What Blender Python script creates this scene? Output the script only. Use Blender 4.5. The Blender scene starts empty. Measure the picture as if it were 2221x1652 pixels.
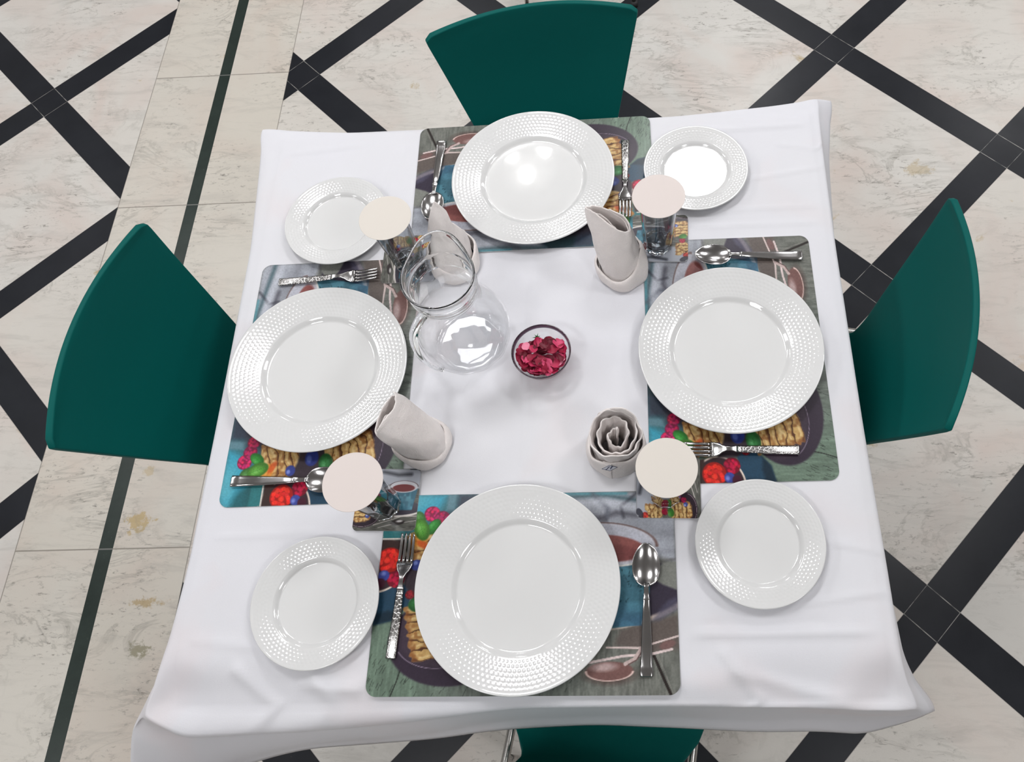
import bpy, bmesh, math, random
import numpy as np
from mathutils import Vector, Matrix, noise as mnoise

PI = math.pi
C = bpy.context.scene.collection
sc = bpy.context.scene
TZ = 0.75                      # height of the table top above the floor

# ------------------------------------------------------------------ camera
cam_d = bpy.data.cameras.new('camera'); cam = bpy.data.objects.new('camera', cam_d); C.objects.link(cam)
cam_d.sensor_fit = 'HORIZONTAL'; cam_d.sensor_width = 36.0
cam_d.lens = 1602.0 / 2221.0 * 36.0
cam_d.shift_x = -220.0 / 2221.0
cam_d.shift_y = 20.0 / 2221.0
cam_d.clip_start = 0.05
R = Matrix(((0.998625965, 0.004036891, 0.0522483), (0.016485874, 0.922205436, -0.386348741), (-0.049743313, 0.386679223, 0.920871742)))
cam.matrix_world = Matrix.Translation((0.1472, -0.4059, 1.1064 + TZ)) @ R.to_4x4()
sc.camera = cam

# ------------------------------------------------------------------ world, exposure, lamps
w = bpy.data.worlds.new('world'); sc.world = w; w.use_nodes = True
w.node_tree.nodes['Background'].inputs[0].default_value = (0.9, 0.95, 1.0, 1)
w.node_tree.nodes['Background'].inputs[1].default_value = 0.06
sc.view_settings.view_transform = 'Standard'; sc.view_settings.look = 'None'
sc.view_settings.exposure = 0.0; sc.view_settings.gamma = 1.0
sc.view_settings.use_curve_mapping = False
CEIL = 3.1
LAMPS = [(0.40, 2.42), (-3.0, 2.42), (3.3, 2.42), (-0.62, 0.98), (1.65, 0.98), (-2.9, 0.98), (-0.95, -1.25), (1.65, -1.25), (-3.4, -1.2), (-1.4, 4.4), (0.9, 4.4), (3.2, 4.4)]  # near row behind the camera is added fill for the near side
LAMP_W = 16.5
for i, (x, y) in enumerate(LAMPS):
    ld = bpy.data.lights.new('panel_light', 'AREA'); ld.shape = 'SQUARE'; ld.size = 0.56
    ld.energy = LAMP_W * (0.9 if y < -1 else 1.0); ld.color = (0.985, 0.985, 1.0)
    lo = bpy.data.objects.new('panel_light', ld); C.objects.link(lo); lo.location = (x, y, CEIL - 0.02)

BULBS = [(-0.65, 2.45), (-0.46, 2.48), (-0.55, 2.30)]
for x, y in BULBS:
    ld = bpy.data.lights.new('bulb_light', 'POINT'); ld.shadow_soft_size = 0.035; ld.energy = 2.0; ld.color = (1.0, 0.98, 0.96)
    lo = bpy.data.objects.new('bulb_light', ld); C.objects.link(lo); lo.location = (x, y, CEIL - 0.11)

# ------------------------------------------------------------------ node helpers
def new_mat(name):
    m = bpy.data.materials.new(name); m.use_nodes = True
    nt = m.node_tree; return m, nt, nt.nodes['Principled BSDF']

def P(b, **k):
    for n, v in k.items():
        n = n.replace('_', ' ')
        if n == 'Color': n = 'Base Color'
        if n in b.inputs: b.inputs[n].default_value = v if not (isinstance(v, tuple) and len(v) == 3) else (*v, 1)

class NT:
    """small expression builder over a node tree"""
    def __init__(s, nt): s.nt = nt
    def n(s, t, **k):
        nd = s.nt.nodes.new(t)
        for a, b in k.items(): setattr(nd, a, b)
        return nd
    def put(s, sock, v):
        if isinstance(v, bpy.types.NodeSocket): s.nt.links.new(v, sock)
        elif isinstance(v, tuple) and len(v) == 3 and sock.type == 'RGBA': sock.default_value = (*v, 1)
        else: sock.default_value = v
    def m(s, op, a, b=0.0, c=0.0):
        nd = s.n('ShaderNodeMath', operation=op)
        s.put(nd.inputs[0], a); s.put(nd.inputs[1], b); s.put(nd.inputs[2], c); return nd.outputs[0]
    def mix(s, f, a, b, bt='MIX'):
        nd = s.n('ShaderNodeMix', data_type='RGBA', blend_type=bt)
        s.put(nd.inputs[0], f); s.put(nd.inputs[6], a); s.put(nd.inputs[7], b); return nd.outputs[2]
    def ramp(s, f, stops):
        nd = s.n('ShaderNodeValToRGB'); s.put(nd.inputs[0], f); e = nd.color_ramp.elements
        while len(e) < len(stops): e.new(0.5)
        for q, (p, c) in zip(e, stops): q.position = p; q.color = (*c, 1) if isinstance(c, tuple) else (c, c, c, 1)
        return nd.outputs[0]
    def noise(s, vec, scale, detail=4, rough=0.5, dist=0.0):
        nd = s.n('ShaderNodeTexNoise'); s.nt.links.new(vec, nd.inputs['Vector'])
        nd.inputs['Scale'].default_value = scale; nd.inputs['Detail'].default_value = detail
        nd.inputs['Roughness'].default_value = rough; nd.inputs['Distortion'].default_value = dist
        return nd.outputs[0]
    def mapping(s, vec, loc=(0, 0, 0), rot=(0, 0, 0), scale=(1, 1, 1)):
        nd = s.n('ShaderNodeMapping'); s.nt.links.new(vec, nd.inputs[0])
        nd.inputs[1].default_value = loc; nd.inputs[2].default_value = rot; nd.inputs[3].default_value = scale
        return nd.outputs[0]
    def bump(s, h, strength=0.3, dist=0.001):
        nd = s.n('ShaderNodeBump'); s.nt.links.new(h, nd.inputs['Height'])
        nd.inputs['Strength'].default_value = strength; nd.inputs['Distance'].default_value = dist
        return nd.outputs[0]

def simple(name, col, rough=0.5, metal=0.0, bump=None, **k):
    m, nt, b = new_mat(name); P(b, Color=col, Roughness=rough, Metallic=metal, **k)
    N = NT(nt); tc = N.n('ShaderNodeTexCoord').outputs['Object']
    n1 = N.noise(tc, 8.0, 3)
    c = N.mix(N.m('MULTIPLY', n1, 0.12), (*col,), tuple(x * 0.8 for x in col))
    nt.links.new(c, b.inputs['Base Color'])
    if bump: nt.links.new(N.bump(N.noise(tc, bump[0], 4, 0.6), bump[1], bump[2]), b.inputs['Normal'])
    return m

# ------------------------------------------------------------------ mesh helpers
def mesh_obj(name, verts, faces, mat, parent=None, smooth=True, loc=None):
    me = bpy.data.meshes.new(name); me.from_pydata([tuple(v) for v in verts], [], faces); me.update()
    if smooth: me.polygons.foreach_set('use_smooth', [True] * len(me.polygons))
    if mat: me.materials.append(mat)
    o = bpy.data.objects.new(name, me); C.objects.link(o)
    if parent: o.parent = parent
    if loc: o.location = loc
    return o

def thing(name, label, cat, loc=(0, 0, 0), rz=0.0, group=None):
    o = bpy.data.objects.new(name, None); C.objects.link(o); o.location = loc; o.rotation_euler = (0, 0, rz)
    o.empty_display_size = 0.05
    tag(o, label, cat, group); return o

def tag(o, label, cat, group=None):
    o['label'] = label; o['category'] = cat
    if group: o['group'] = group
    return o

def struct(o): o['kind'] = 'structure'; return o

def dup(root, loc, rz, label, group=None):
    r = root.copy(); C.objects.link(r); r.location = loc; r.rotation_euler = (0, 0, rz); r['label'] = label
    if group: r['group'] = group
    for ch in list(root.children):
        c = ch.copy(); C.objects.link(c); c.parent = r
        for g in list(ch.children):
            d = g.copy(); C.objects.link(d); d.parent = c
    return r

def box(x0, x1, y0, y1, z0, z1):
    v = [(x0, y0, z0), (x1, y0, z0), (x1, y1, z0), (x0, y1, z0), (x0, y0, z1), (x1, y0, z1), (x1, y1, z1), (x0, y1, z1)]
    f = [(0, 3, 2, 1), (4, 5, 6, 7), (0, 1, 5, 4), (1, 2, 6, 5), (2, 3, 7, 6), (3, 0, 4, 7)]
    return v, f

def join(*vfs):
    V, F = [], []
    for v, f in vfs:
        n = len(V); V += list(v); F += [tuple(i + n for i in q) for q in f]
    return V, F

def lathe(prof, n=64, rfun=None, closed=False):
    """prof: list of (r, z); r=0 ends are closed with a fan"""
    V, F, rows = [], [], []
    for (r, z) in prof:
        if r < 1e-7: rows.append([len(V)]); V.append((0, 0, z)); continue
        row = []
        for k in range(n):
            t = 2 * PI * k / n; rr, zz = (r, z) if rfun is None else rfun(r, z, t)
            row.append(len(V)); V.append((rr * math.cos(t), rr * math.sin(t), zz))
        rows.append(row)
    pairs = list(zip(rows[:-1], rows[1:]))
    if closed: pairs.append((rows[-1], rows[0]))
    for a, b in pairs:
        for k in range(n):
            k2 = (k + 1) % n
            if len(a) == 1 and len(b) == 1: continue
            if len(a) == 1: F.append((a[0], b[k2], b[k]))
            elif len(b) == 1: F.append((a[k], a[k2], b[0]))
            else: F.append((a[k], a[k2], b[k2], b[k]))
    return V, F

def crom(pts, n):
    """Catmull-Rom through pts, n samples"""
    p = np.array(pts, float); p = np.vstack([2 * p[0] - p[1], p, 2 * p[-1] - p[-2]])
    out = []; m = len(p) - 3
    for i in range(n):
        t = i / (n - 1) * m; k = min(int(t), m - 1); t -= k
        a, b, c, d = p[k:k + 4]
        out.append(0.5 * (2 * b + (c - a) * t + (2 * a - 5 * b + 4 * c - d) * t * t + (3 * b - a - 3 * c + d) * t ** 3))
    return np.array(out)

def tube(path, r, n=10, caps=True, ry=None, up=Vector((0, 0, 1))):
    path = [Vector(p) for p in path]; V, F = [], []
    m = len(path); rr = r if hasattr(r, '__len__') else [r] * m
    r2 = rr if ry is None else (ry if hasattr(ry, '__len__') else [ry] * m)
    T = [(path[min(i + 1, m - 1)] - path[max(i - 1, 0)]).normalized() for i in range(m)]
    a = T[0].cross(up)
    if a.length < 1e-3: a = T[0].cross(Vector((1, 0, 0)))
    a.normalize()
    for i in range(m):
        a = (a - T[i] * a.dot(T[i])).normalized(); b = T[i].cross(a)
        for k in range(n):
            t = 2 * PI * k / n; V.append(tuple(path[i] + a * math.cos(t) * rr[i] + b * math.sin(t) * r2[i]))
    for i in range(m - 1):
        for k in range(n):
            k2 = (k + 1) % n; F.append((i * n + k, i * n + k2, (i + 1) * n + k2, (i + 1) * n + k))
    if caps: F.append(tuple(range(n))[::-1]); F.append(tuple((m - 1) * n + k for k in range(n)))
    return V, F

def interp(x, xs, ys):
    return float(np.interp(x, xs, ys))

def sstep(a, b, x):
    t = min(1, max(0, (x - a) / (b - a))); return t * t * (3 - 2 * t)

# ------------------------------------------------------------------ materials
def mat_floor():
    m, nt, b = new_mat('marble_inlay_floor'); N = NT(nt)
    tc = N.n('ShaderNodeTexCoord').outputs['Object']
    rot = N.mapping(tc, rot=(0, 0, -math.radians(1.7)))
    sep = N.n('ShaderNodeSeparateXYZ'); nt.links.new(rot, sep.inputs[0]); X, Y = sep.outputs[0], sep.outputs[1]
    c_, s_ = math.cos(math.radians(1.7)), math.sin(math.radians(1.7))
    def rp(x, y): return (c_ * x + s_ * y, -s_ * x + c_ * y)
    q = 1 / math.sqrt(2)
    def grid(ax, ay, pitch, bw):
        x0, y0 = rp(ax, ay)
        dx = N.m('SUBTRACT', X, x0); dy = N.m('SUBTRACT', Y, y0)
        u = N.m('MULTIPLY', N.m('ADD', dx, dy), q / pitch); v = N.m('MULTIPLY', N.m('SUBTRACT', dx, dy), q / pitch)
        ur = N.m('ROUND', u); vr = N.m('ROUND', v)
        du = N.m('ABSOLUTE', N.m('SUBTRACT', u, ur)); dv = N.m('ABSOLUTE', N.m('SUBTRACT', v, vr))
        hb = bw / 2 / pitch
        mu = N.m('LESS_THAN', du, hb); mv = N.m('LESS_THAN', dv, hb)
        band = N.m('MAXIMUM', mu, mv)
        jt = N.m('MULTIPLY', mv, N.m('LESS_THAN', N.m('ABSOLUTE', N.m('SUBTRACT', du, hb)), 0.0011 / pitch))
        jt2 = N.m('MULTIPLY', mu, N.m('LESS_THAN', N.m('ABSOLUTE', N.m('SUBTRACT', dv, hb)), 0.0007 / pitch))
        edge = N.m('MAXIMUM', N.m('LESS_THAN', N.m('ABSOLUTE', N.m('SUBTRACT', du, hb)), 0.0012 / pitch),
                   N.m('LESS_THAN', N.m('ABSOLUTE', N.m('SUBTRACT', dv, hb)), 0.0012 / pitch))
        cid = N.n('ShaderNodeCombineXYZ'); nt.links.new(N.m('FLOOR', u), cid.inputs[0]); nt.links.new(N.m('FLOOR', v), cid.inputs[1])
        wn = N.n('ShaderNodeTexWhiteNoise'); nt.links.new(cid.outputs[0], wn.inputs[0])
        return band, N.m('MAXIMUM', jt, jt2), wn.outputs[0], wn.outputs[1], edge
    b1, j1, r1, c1, e1 = grid(0.755, 1.598, 0.6375, 0.093)
    b2, j2, r2, c2, e2 = grid(-1.915, 1.452, 0.6180, 0.090)
    xl, xm, xr = -1.513, -1.270, -1.046
    right = N.m('GREATER_THAN', X, xr); left = N.m('LESS_THAN', X, xl)
    band = N.m('ADD', N.m('MULTIPLY', b1, right), N.m('MULTIPLY', b2, left))
    joint = N.m('ADD', N.m('MULTIPLY', j1, right), N.m('MULTIPLY', j2, left))
    mid = N.m('SUBTRACT', 1.0, N.m('ADD', right, left))
    gline = N.m('LESS_THAN', N.m('ABSOLUTE', N.m('SUBTRACT', X, xm)), 0.019)
    gl = N.m('MULTIPLY', gline, mid)
    py = N.m('DIVIDE', N.m('SUBTRACT', Y, 1.593), 0.541)
    pj = N.m('LESS_THAN', N.m('ABSOLUTE', N.m('SUBTRACT', py, N.m('ROUND', py))), 0.0018 / 0.541)
    pj = N.m('MULTIPLY', pj, mid)
    bl = N.m('MAXIMUM', N.m('LESS_THAN', N.m('ABSOLUTE', N.m('SUBTRACT', X, xl)), 0.0013), N.m('LESS_THAN', N.m('ABSOLUTE', N.m('SUBTRACT', X, xr)), 0.0013))
    pid = N.n('ShaderNodeCombineXYZ'); nt.links.new(N.m('FLOOR', py), pid.inputs[0]); nt.links.new(N.m('GREATER_THAN', X, xm), pid.inputs[1])
    pw = N.n('ShaderNodeTexWhiteNoise'); nt.links.new(pid.outputs[0], pw.inputs[0])
    rnd = N.m('ADD', N.m('MULTIPLY', N.m('ADD', N.m('MULTIPLY', r1, right), N.m('MULTIPLY', r2, left)), 1.0), N.m('MULTIPLY', pw.outputs[0], mid))
    # marble body: soft clouds, pink tint, grey streaks and dark specks, shifted per tile
    sh = N.n('ShaderNodeVectorMath', operation='SCALE'); 
    cc = N.n('ShaderNodeCombineXYZ'); nt.links.new(rnd, cc.inputs[0]); nt.links.new(rnd, cc.inputs[1]); nt.links.new(rnd, cc.inputs[2])
    nt.links.new(cc.outputs[0], sh.inputs[0]); sh.inputs['Scale'].default_value = 13.0
    ad = N.n('ShaderNodeVectorMath', operation='ADD'); nt.links.new(tc, ad.inputs[0]); nt.links.new(sh.outputs[0], ad.inputs[1]); tv = ad.outputs[0]
    cream = N.mix(N.noise(tv, 2.2, 5, 0.6, 0.4), (0.60, 0.575, 0.54), (0.74, 0.73, 0.695))
    cream = N.mix(N.m('MULTIPLY', rnd, 0.5), cream, (0.65, 0.60, 0.53))
    warm = N.mix(N.ramp(N.noise(tv, 3.0, 3, 0.5, 1.0), [(0.45, 0.0), (0.75, 1.0)]), cream, (0.64, 0.55, 0.50))
    warm = N.mix(N.m('MULTIPLY', mid, 0.35), warm, (0.60, 0.545, 0.44))
    streak = N.noise(N.mapping(tv, rot=(0, 0, 0.6), scale=(1.0, 5.0, 1.0)), 5.0, 8, 0.7, 0.7)
    c = N.mix(N.ramp(streak, [(0.50, 0.0), (0.72, 0.38)]), warm, (0.33, 0.315, 0.29))
    fleck = N.noise(N.mapping(tv, rot=(0, 0, -0.5), scale=(1.0, 2.6, 1.0)), 34.0, 6, 0.75, 0.4)
    patch = N.ramp(N.noise(tv, 4.0, 3, 0.6), [(0.42, 0.0), (0.62, 1.0)])
    c = N.mix(N.m('MULTIPLY', N.ramp(fleck, [(0.56, 0.0), (0.66, 0.85)]), patch), c, (0.18, 0.165, 0.14))
    c = N.mix(N.m('MULTIPLY', N.noise(tv, 900.0, 2, 0.7), 0.28), c, (0.34, 0.32, 0.30))
    stain = N.ramp(N.noise(tv, 6.5, 5, 0.65, 0.3), [(0.68, 0.0), (0.74, 0.8)])
    c = N.mix(stain, c, (0.42, 0.31, 0.15))
    wob = N.noise(tc, 38.0, 4, 0.7)
    for (sx_, sy_, ax, ay, ra, colr, st) in ((-1.199, 0.0, 1.0, 1.15, .042, (0.46, 0.33, 0.13), 0.75), (-1.123, -0.199, 0.8, 2.4, .040, (0.40, 0.29, 0.14), 0.75), (-1.115, -0.311, 1.0, 1.2, .032, (0.25, 0.23, 0.15), 0.8),
                                     (0.958, 1.10, 1.0, 1.6, .055, (0.46, 0.36, 0.20), 0.55), (-1.21, 0.14, 1, 1, .022, (0.46, 0.34, 0.15), 0.5), (1.30, 0.45, .5, 1.5, .10, (0.50, 0.38, 0.27), 0.4)):
        ddx = N.m('MULTIPLY', N.m('SUBTRACT', X, rp(sx_, sy_)[0]), ax); ddy = N.m('MULTIPLY', N.m('SUBTRACT', Y, rp(sx_, sy_)[1]), ay)
        dd = N.m('SQRT', N.m('ADD', N.m('MULTIPLY', ddx, ddx), N.m('MULTIPLY', ddy, ddy)))
        f_ = N.m('ADD', N.m('DIVIDE', dd, ra), N.m('MULTIPLY', N.m('SUBTRACT', wob, 0.5), 3.2))
        c = N.mix(N.ramp(f_, [(0.45, st), (0.80, 0.0)]), c, colr)
    vein = N.m('ABSOLUTE', N.m('SUBTRACT', N.noise(N.mapping(tv, rot=(0, 0, 0.9), scale=(1, 2.2, 1)), 2.6, 7, 0.62, 1.2), 0.5))
    c = N.mix(N.m('MULTIPLY', N.ramp(vein, [(0.0, 0.45), (0.025, 0.0)]), patch), c, (0.25, 0.235, 0.205))
    # joints and inlays
    lines = N.m('MAXIMUM', pj, bl)
    edge = N.m('ADD', N.m('MULTIPLY', e1, right), N.m('MULTIPLY', e2, left))
    c = N.mix(N.m('MULTIPLY', edge, 0.5), c, (0.22, 0.20, 0.18))
    c = N.mix(N.m('MULTIPLY', lines, 0.75), c, (0.20, 0.18, 0.15))
    dk = N.mix(N.noise(tc, 5.0, 5, 0.7), (0.006, 0.007, 0.010), (0.020, 0.022, 0.028))
    dk = N.mix(N.ramp(N.noise(tc, 60.0, 6, 0.8), [(0.66, 0.0), (0.76, 0.5)]), dk, (0.16, 0.16, 0.16))
    c = N.mix(band, c, dk)
    gk = N.mix(N.noise(tc, 16.0, 6, 0.7), (0.010, 0.018, 0.015), (0.036, 0.050, 0.043))
    gk = N.mix(N.ramp(N.noise(tc, 70.0, 6, 0.8), [(0.62, 0.0), (0.74, 0.5)]), gk, (0.16, 0.18, 0.16))
    c = N.mix(gl, c, gk)
    jn = N.ramp(N.noise(tc, 30.0, 3), [(0.35, 0.15), (0.6, 0.9)])
    c = N.mix(N.m('MULTIPLY', joint, jn), c, (0.34, 0.33, 0.31))
    c = N.mix(N.m('MULTIPLY', N.m('MULTIPLY', pj, gline), 0.8), c, (0.20, 0.20, 0.19))
    nt.links.new(c, b.inputs['Base Color'])
    ro = N.m('ADD', 0.26, N.m('MULTIPLY', N.noise(tc, 12.0, 4), 0.14)); nt.links.new(ro, b.inputs['Roughness'])
    P(b, Specular_IOR_Level=0.22)
    return m

def mat_cloth():
    m, nt, b = new_mat('white_cotton'); N = NT(nt); tc = N.n('ShaderNodeTexCoord').outputs['Object']
    pink = N.ramp(N.noise(tc, 5.0, 3, 0.5, 0.5), [(0.56, 0.0), (0.74, 0.55)])
    c = N.mix(pink, (0.685, 0.685, 0.725), (0.70, 0.625, 0.645))
    c = N.mix(N.ramp(N.noise(tc, 2.3, 3), [(0.4, 0.0), (0.7, 0.35)]), c, (0.68, 0.68, 0.68))
    wv = N.noise(N.mapping(tc, scale=(1, 6, 1)), 260.0, 2, 0.6)
    wv2 = N.noise(N.mapping(tc, scale=(6, 1, 1)), 260.0, 2, 0.6)
    nt.links.new(c, b.inputs['Base Color'])
    h = N.m('ADD', wv, wv2); nt.links.new(N.bump(h, 0.25, 0.0004), b.inputs['Normal'])
    P(b, Roughness=0.85, Specular_IOR_Level=0.2, Sheen_Weight=0.15)
    return m

def mat_terry():
    m, nt, b = new_mat('napkin_fabric'); N = NT(nt); tc = N.n('ShaderNodeTexCoord').outputs['Object']
    n = N.noise(tc, 700.0, 3, 0.7); n2 = N.noise(tc, 30.0, 3)
    c = N.mix(n2, (0.92, 0.845, 0.82), (0.96, 0.915, 0.895)); c = N.mix(N.m('MULTIPLY', n, 0.18), c, (0.50, 0.45, 0.43))
    nt.links.new(c, b.inputs['Base Color'])
    nt.links.new(N.bump(N.m('ADD', n, N.m('MULTIPLY', n2, 5.0)), 0.7, 0.0018), b.inputs['Normal'])
    P(b, Roughness=0.95, Specular_IOR_Level=0.1, Sheen_Weight=0.3)
    return m

def mat_glass(name='clear_glass', col=(0.97, 0.985, 0.985), ior=1.47, thin=0.0):
    m, nt, b = new_mat(name); P(b, Color=col, Roughness=0.0, IOR=ior, Transmission_Weight=1.0)
    if thin > 0:      # thin blown wall: mostly straight-through, refracting only where the wall is seen edge-on
        N = NT(nt); lw = N.n('ShaderNodeLayerWeight'); lw.inputs[0].default_value = 0.5
        f = N.ramp(lw.outputs['Facing'], [(0.62, 1 - thin), (0.97, 1.0)])
        tr = N.n('ShaderNodeBsdfTransparent'); tr.inputs[0].default_value = (*col, 1)
        gl = N.n('ShaderNodeBsdfGlossy'); gl.inputs['Roughness'].default_value = 0.02
        m1 = N.n('ShaderNodeMixShader'); m1.inputs[0].default_value = 0.05; nt.links.new(tr.outputs[0], m1.inputs[1]); nt.links.new(gl.outputs[0], m1.inputs[2])
        m2 = N.n('ShaderNodeMixShader'); nt.links.new(f, m2.inputs[0]); nt.links.new(m1.outputs[0], m2.inputs[1]); nt.links.new(b.outputs[0], m2.inputs[2])
        nt.links.new(m2.outputs[0], nt.nodes['Material Output'].inputs[0])
    return m

def mat_attr(name, rough=0.28, coat=0.08):
    m, nt, b = new_mat(name); a = nt.nodes.new('ShaderNodeVertexColor'); a.layer_name = 'Col'
    nt.links.new(a.outputs[0], b.inputs['Base Color']); P(b, Roughness=rough, Coat_Weight=coat, Coat_Roughness=0.15, Specular_IOR_Level=0.3); return m

M_FLOOR = mat_floor(); M_CLOTH = mat_cloth(); M_NAP = mat_terry(); M_GLASS = mat_glass()
M_GLASS_THIN = mat_glass('blown_glass', (0.996, 0.998, 1.0), thin=0.97); M_GLASS_HALF = mat_glass('pressed_glass', (0.62, 0.65, 0.68), 1.5)
M_GLASS_DK = mat_glass('dark_glass_rim', (0.10, 0.06, 0.09))
M_PORC = simple('porcelain', (0.71, 0.712, 0.71), 0.07, Coat_Weight=0.8, Coat_Roughness=0.02, Specular_IOR_Level=0.5)
M_STEEL = simple('steel', (0.46, 0.45, 0.45), 0.17, 1.0, bump=(400, 0.05, 0.0002))
M_CHROME = simple('chrome_tube', (0.50, 0.49, 0.47), 0.25, 1.0)
M_CHAIR = simple('teal_plastic', (0.0005, 0.096, 0.086), 0.5, bump=(900, 0.12, 0.0003), Specular_IOR_Level=0.10)
M_RUBBER = simple('black_rubber', (0.02, 0.02, 0.022), 0.6)
M_PAPER = simple('cream_paper', (0.69, 0.645, 0.59), 0.8, bump=(500, 0.1, 0.0002))
M_PAPER2 = simple('pink_paper', (0.70, 0.628, 0.60), 0.8, bump=(500, 0.1, 0.0002))
M_WOOD = simple('table_board', (0.35, 0.24, 0.15), 0.5)
M_WALL = simple('wall_paint', (0.48, 0.47, 0.46), 0.8, bump=(60, 0.1, 0.001))
M_CEIL = simple('ceiling_paint', (0.5, 0.5, 0.5), 0.85)
M_WHITE = simple('white_frame', (0.8, 0.8, 0.8), 0.5)
M_MAT = mat_attr('printed_mat'); M_MATEDGE = simple('mat_edge', (0.75, 0.76, 0.77), 0.4)
M_LEAF = simple('green_leaf', (0.02, 0.16, 0.03), 0.5)
M_INK = simple('navy_ink', (0.01, 0.015, 0.09), 0.7)
M_TAG = simple('woven_label', (0.74, 0.76, 0.82), 0.8)
def mat_forkhandle():
    m, nt, b = new_mat('embossed_steel'); N = NT(nt); tc = N.n('ShaderNodeTexCoord').outputs['Object']
    v = N.n('ShaderNodeTexVoronoi', feature='DISTANCE_TO_EDGE'); nt.links.new(N.mapping(tc, scale=(1.0, 0.7, 1.0)), v.inputs['Vector']); v.inputs['Scale'].default_value = 230
    h = N.ramp(v.outputs[0], [(0.04, 0.0), (0.12, 1.0)])
    nt.links.new(N.mix(h, (0.75, 0.74, 0.73), (0.30, 0.29, 0.285)), b.inputs['Base Color'])
    nt.links.new(N.bump(h, 0.4, 0.0003), b.inputs['Normal']); P(b, Metallic=1.0, Roughness=0.24); return m
M_FORKH = mat_forkhandle()

def mat_lamp():
    m, nt, b = new_mat('lamp_diffuser'); P(b, Color=(0.9, 0.9, 0.9), Emission_Color=(1, 0.985, 0.965), Emission_Strength=4.5); return m
M_LAMP = mat_lamp()

# ------------------------------------------------------------------ room
RX0, RX1, RY0, RY1 = -4.6, 4.6, -3.2, 6.2
V, F = box(RX0, RX1, RY0, RY1, -0.06, 0.0); struct(mesh_obj('floor', V, F, M_FLOOR, smooth=False))
V, F = box(RX0, RX1, RY0, RY1, CEIL + 0.0, CEIL + 0.06); struct(mesh_obj('ceiling', V, F, M_CEIL, smooth=False))
for nm, bb in (('wall_left', (RX0 - .1, RX0, RY0, RY1)), ('wall_right', (RX1, RX1 + .1, RY0, RY1)),
               ('wall_front', (RX0 - .1, RX1 + .1, RY0 - .1, RY0)), ('wall_back', (RX0 - .1, RX1 + .1, RY1, RY1 + .1))):
    V, F = box(*bb, -0.06, CEIL + 0.06); struct(mesh_obj(nm, V, F, M_WALL, smooth=False))
# recessed ceiling lamps, the near row added as fill
lt = thing('ceiling_light', 'square white ceiling lamp panel above the dining area, near row added as fill', 'lamp', (0, 0, 0), 0, 'square ceiling lamps')
fr = join(box(-.30, .30, -.30, -.285, -.014, 0), box(-.30, .30, .285, .30, -.014, 0), box(-.30, -.285, -.285, .285, -.014, 0), box(.285, .30, -.285, .285, -.014, 0))
mesh_obj('frame', *fr, M_WHITE, lt, smooth=False); mesh_obj('diffuser', *box(-.285, .285, -.285, .285, -.006, -.001), M_LAMP, lt, smooth=False)
for i, (x, y) in enumerate(LAMPS):
    if i == 0: lt.location = (x, y, CEIL)
    else: dup(lt, (x, y, CEIL), 0, lt['label'])

sl = thing('ceiling_spotlight', 'round ceiling fitting with three small bulbs', 'lamp', (-0.555, 2.41, CEIL))
mesh_obj('base', *lathe([(0, 0), (.17, 0), (.17, -.012), (.16, -.018), (0, -.018)], 48), M_WHITE, sl)
for x, y in BULBS:
    V, F = lathe([(0, 0), (.022, 0), (.022, -.05), (0, -.05)], 20); o = mesh_obj('socket', V, F, M_WHITE, sl, loc=(x + .555, y - 2.41, -.018))
    V, F = lathe([(.034 * math.sin(t), -.034 * math.cos(t)) for t in np.linspace(0, PI, 12)], 20); V = [(a, b, c - .088 + .018) for a, b, c in V]
    mesh_obj('bulb', V, F, M_LAMP, o)

# ------------------------------------------------------------------ dining table under the cloth
TC = (-0.048, 0.102); TA = math.radians(1.5); TH = 0.515
tb = thing('dining_table', 'square dining table hidden under the white tablecloth', 'table', (TC[0], TC[1], 0), TA)
h = TH - 0.045
mesh_obj('tabletop', *box(-h, h, -h, h, TZ - 0.046, TZ - 0.020), M_WOOD, tb, smooth=False)
for sx in (-1, 1):
    for sy in (-1, 1):
        cx, cy = sx * 0.44, sy * 0.44
        mesh_obj('leg', *box(cx - .022, cx + .022, cy - .022, cy + .022, 0, TZ - 0.046), M_CHROME, tb, smooth=False)

# ------------------------------------------------------------------ tablecloth
def tw(lx, ly):
    c, s = math.cos(TA), math.sin(TA); return (TC[0] + c * lx - s * ly, TC[1] + s * lx + c * ly)

# pressed creases and wrinkles lying on the top: (x0,y0,x1,y1,height,width)
CREASES = [(-0.070, 0.63, -0.045, -0.42, 0.0009, 0.0022), (-0.57, 0.135, 0.47, 0.150, 0.0008, 0.0022),
           (0.20, -0.318, 0.46, -0.312, 0.0028, 0.006), (0.21, -0.305, 0.40, -0.300, -0.0014, 0.006),
           (0.40, -0.185, 0.485, -0.20, 0.0018, 0.004), (0.36, -0.275, 0.485, -0.255, 0.0018, 0.004),
           (0.18, 0.585, 0.44, 0.600, 0.0022, 0.005), (0.30, 0.470, 0.46, 0.500, 0.0016, 0.004), (0.38, 0.555, 0.47, 0.540, 0.0014, 0.004),
           (0.22, 0.405, 0.45, 0.415, 0.0012, 0.005), (0.22, 0.372, 0.45, 0.380, 0.0012, 0.005),
           (-0.33, 0.57, -0.36, 0.42, 0.0010, 0.004), (-0.55, 0.555, -0.40, 0.575, 0.0012, 0.005),
           (-0.53, -0.185, -0.36, -0.175, 0.0014, 0.005), (-0.53, -0.335, -0.40, -0.345, 0.0020, 0.008),
           (-0.40, -0.31, -0.30, -0.42, 0.0040, 0.011), (-0.36, -0.395, -0.22, -0.40, 0.0035, 0.008), (-0.46, -0.37, -0.38, -0.43, 0.0035, 0.010),
           (0.25, -0.365, 0.42, -0.405, 0.0030, 0.010), (0.24, -0.335, 0.30, -0.41, 0.0030, 0.008)]
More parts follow.
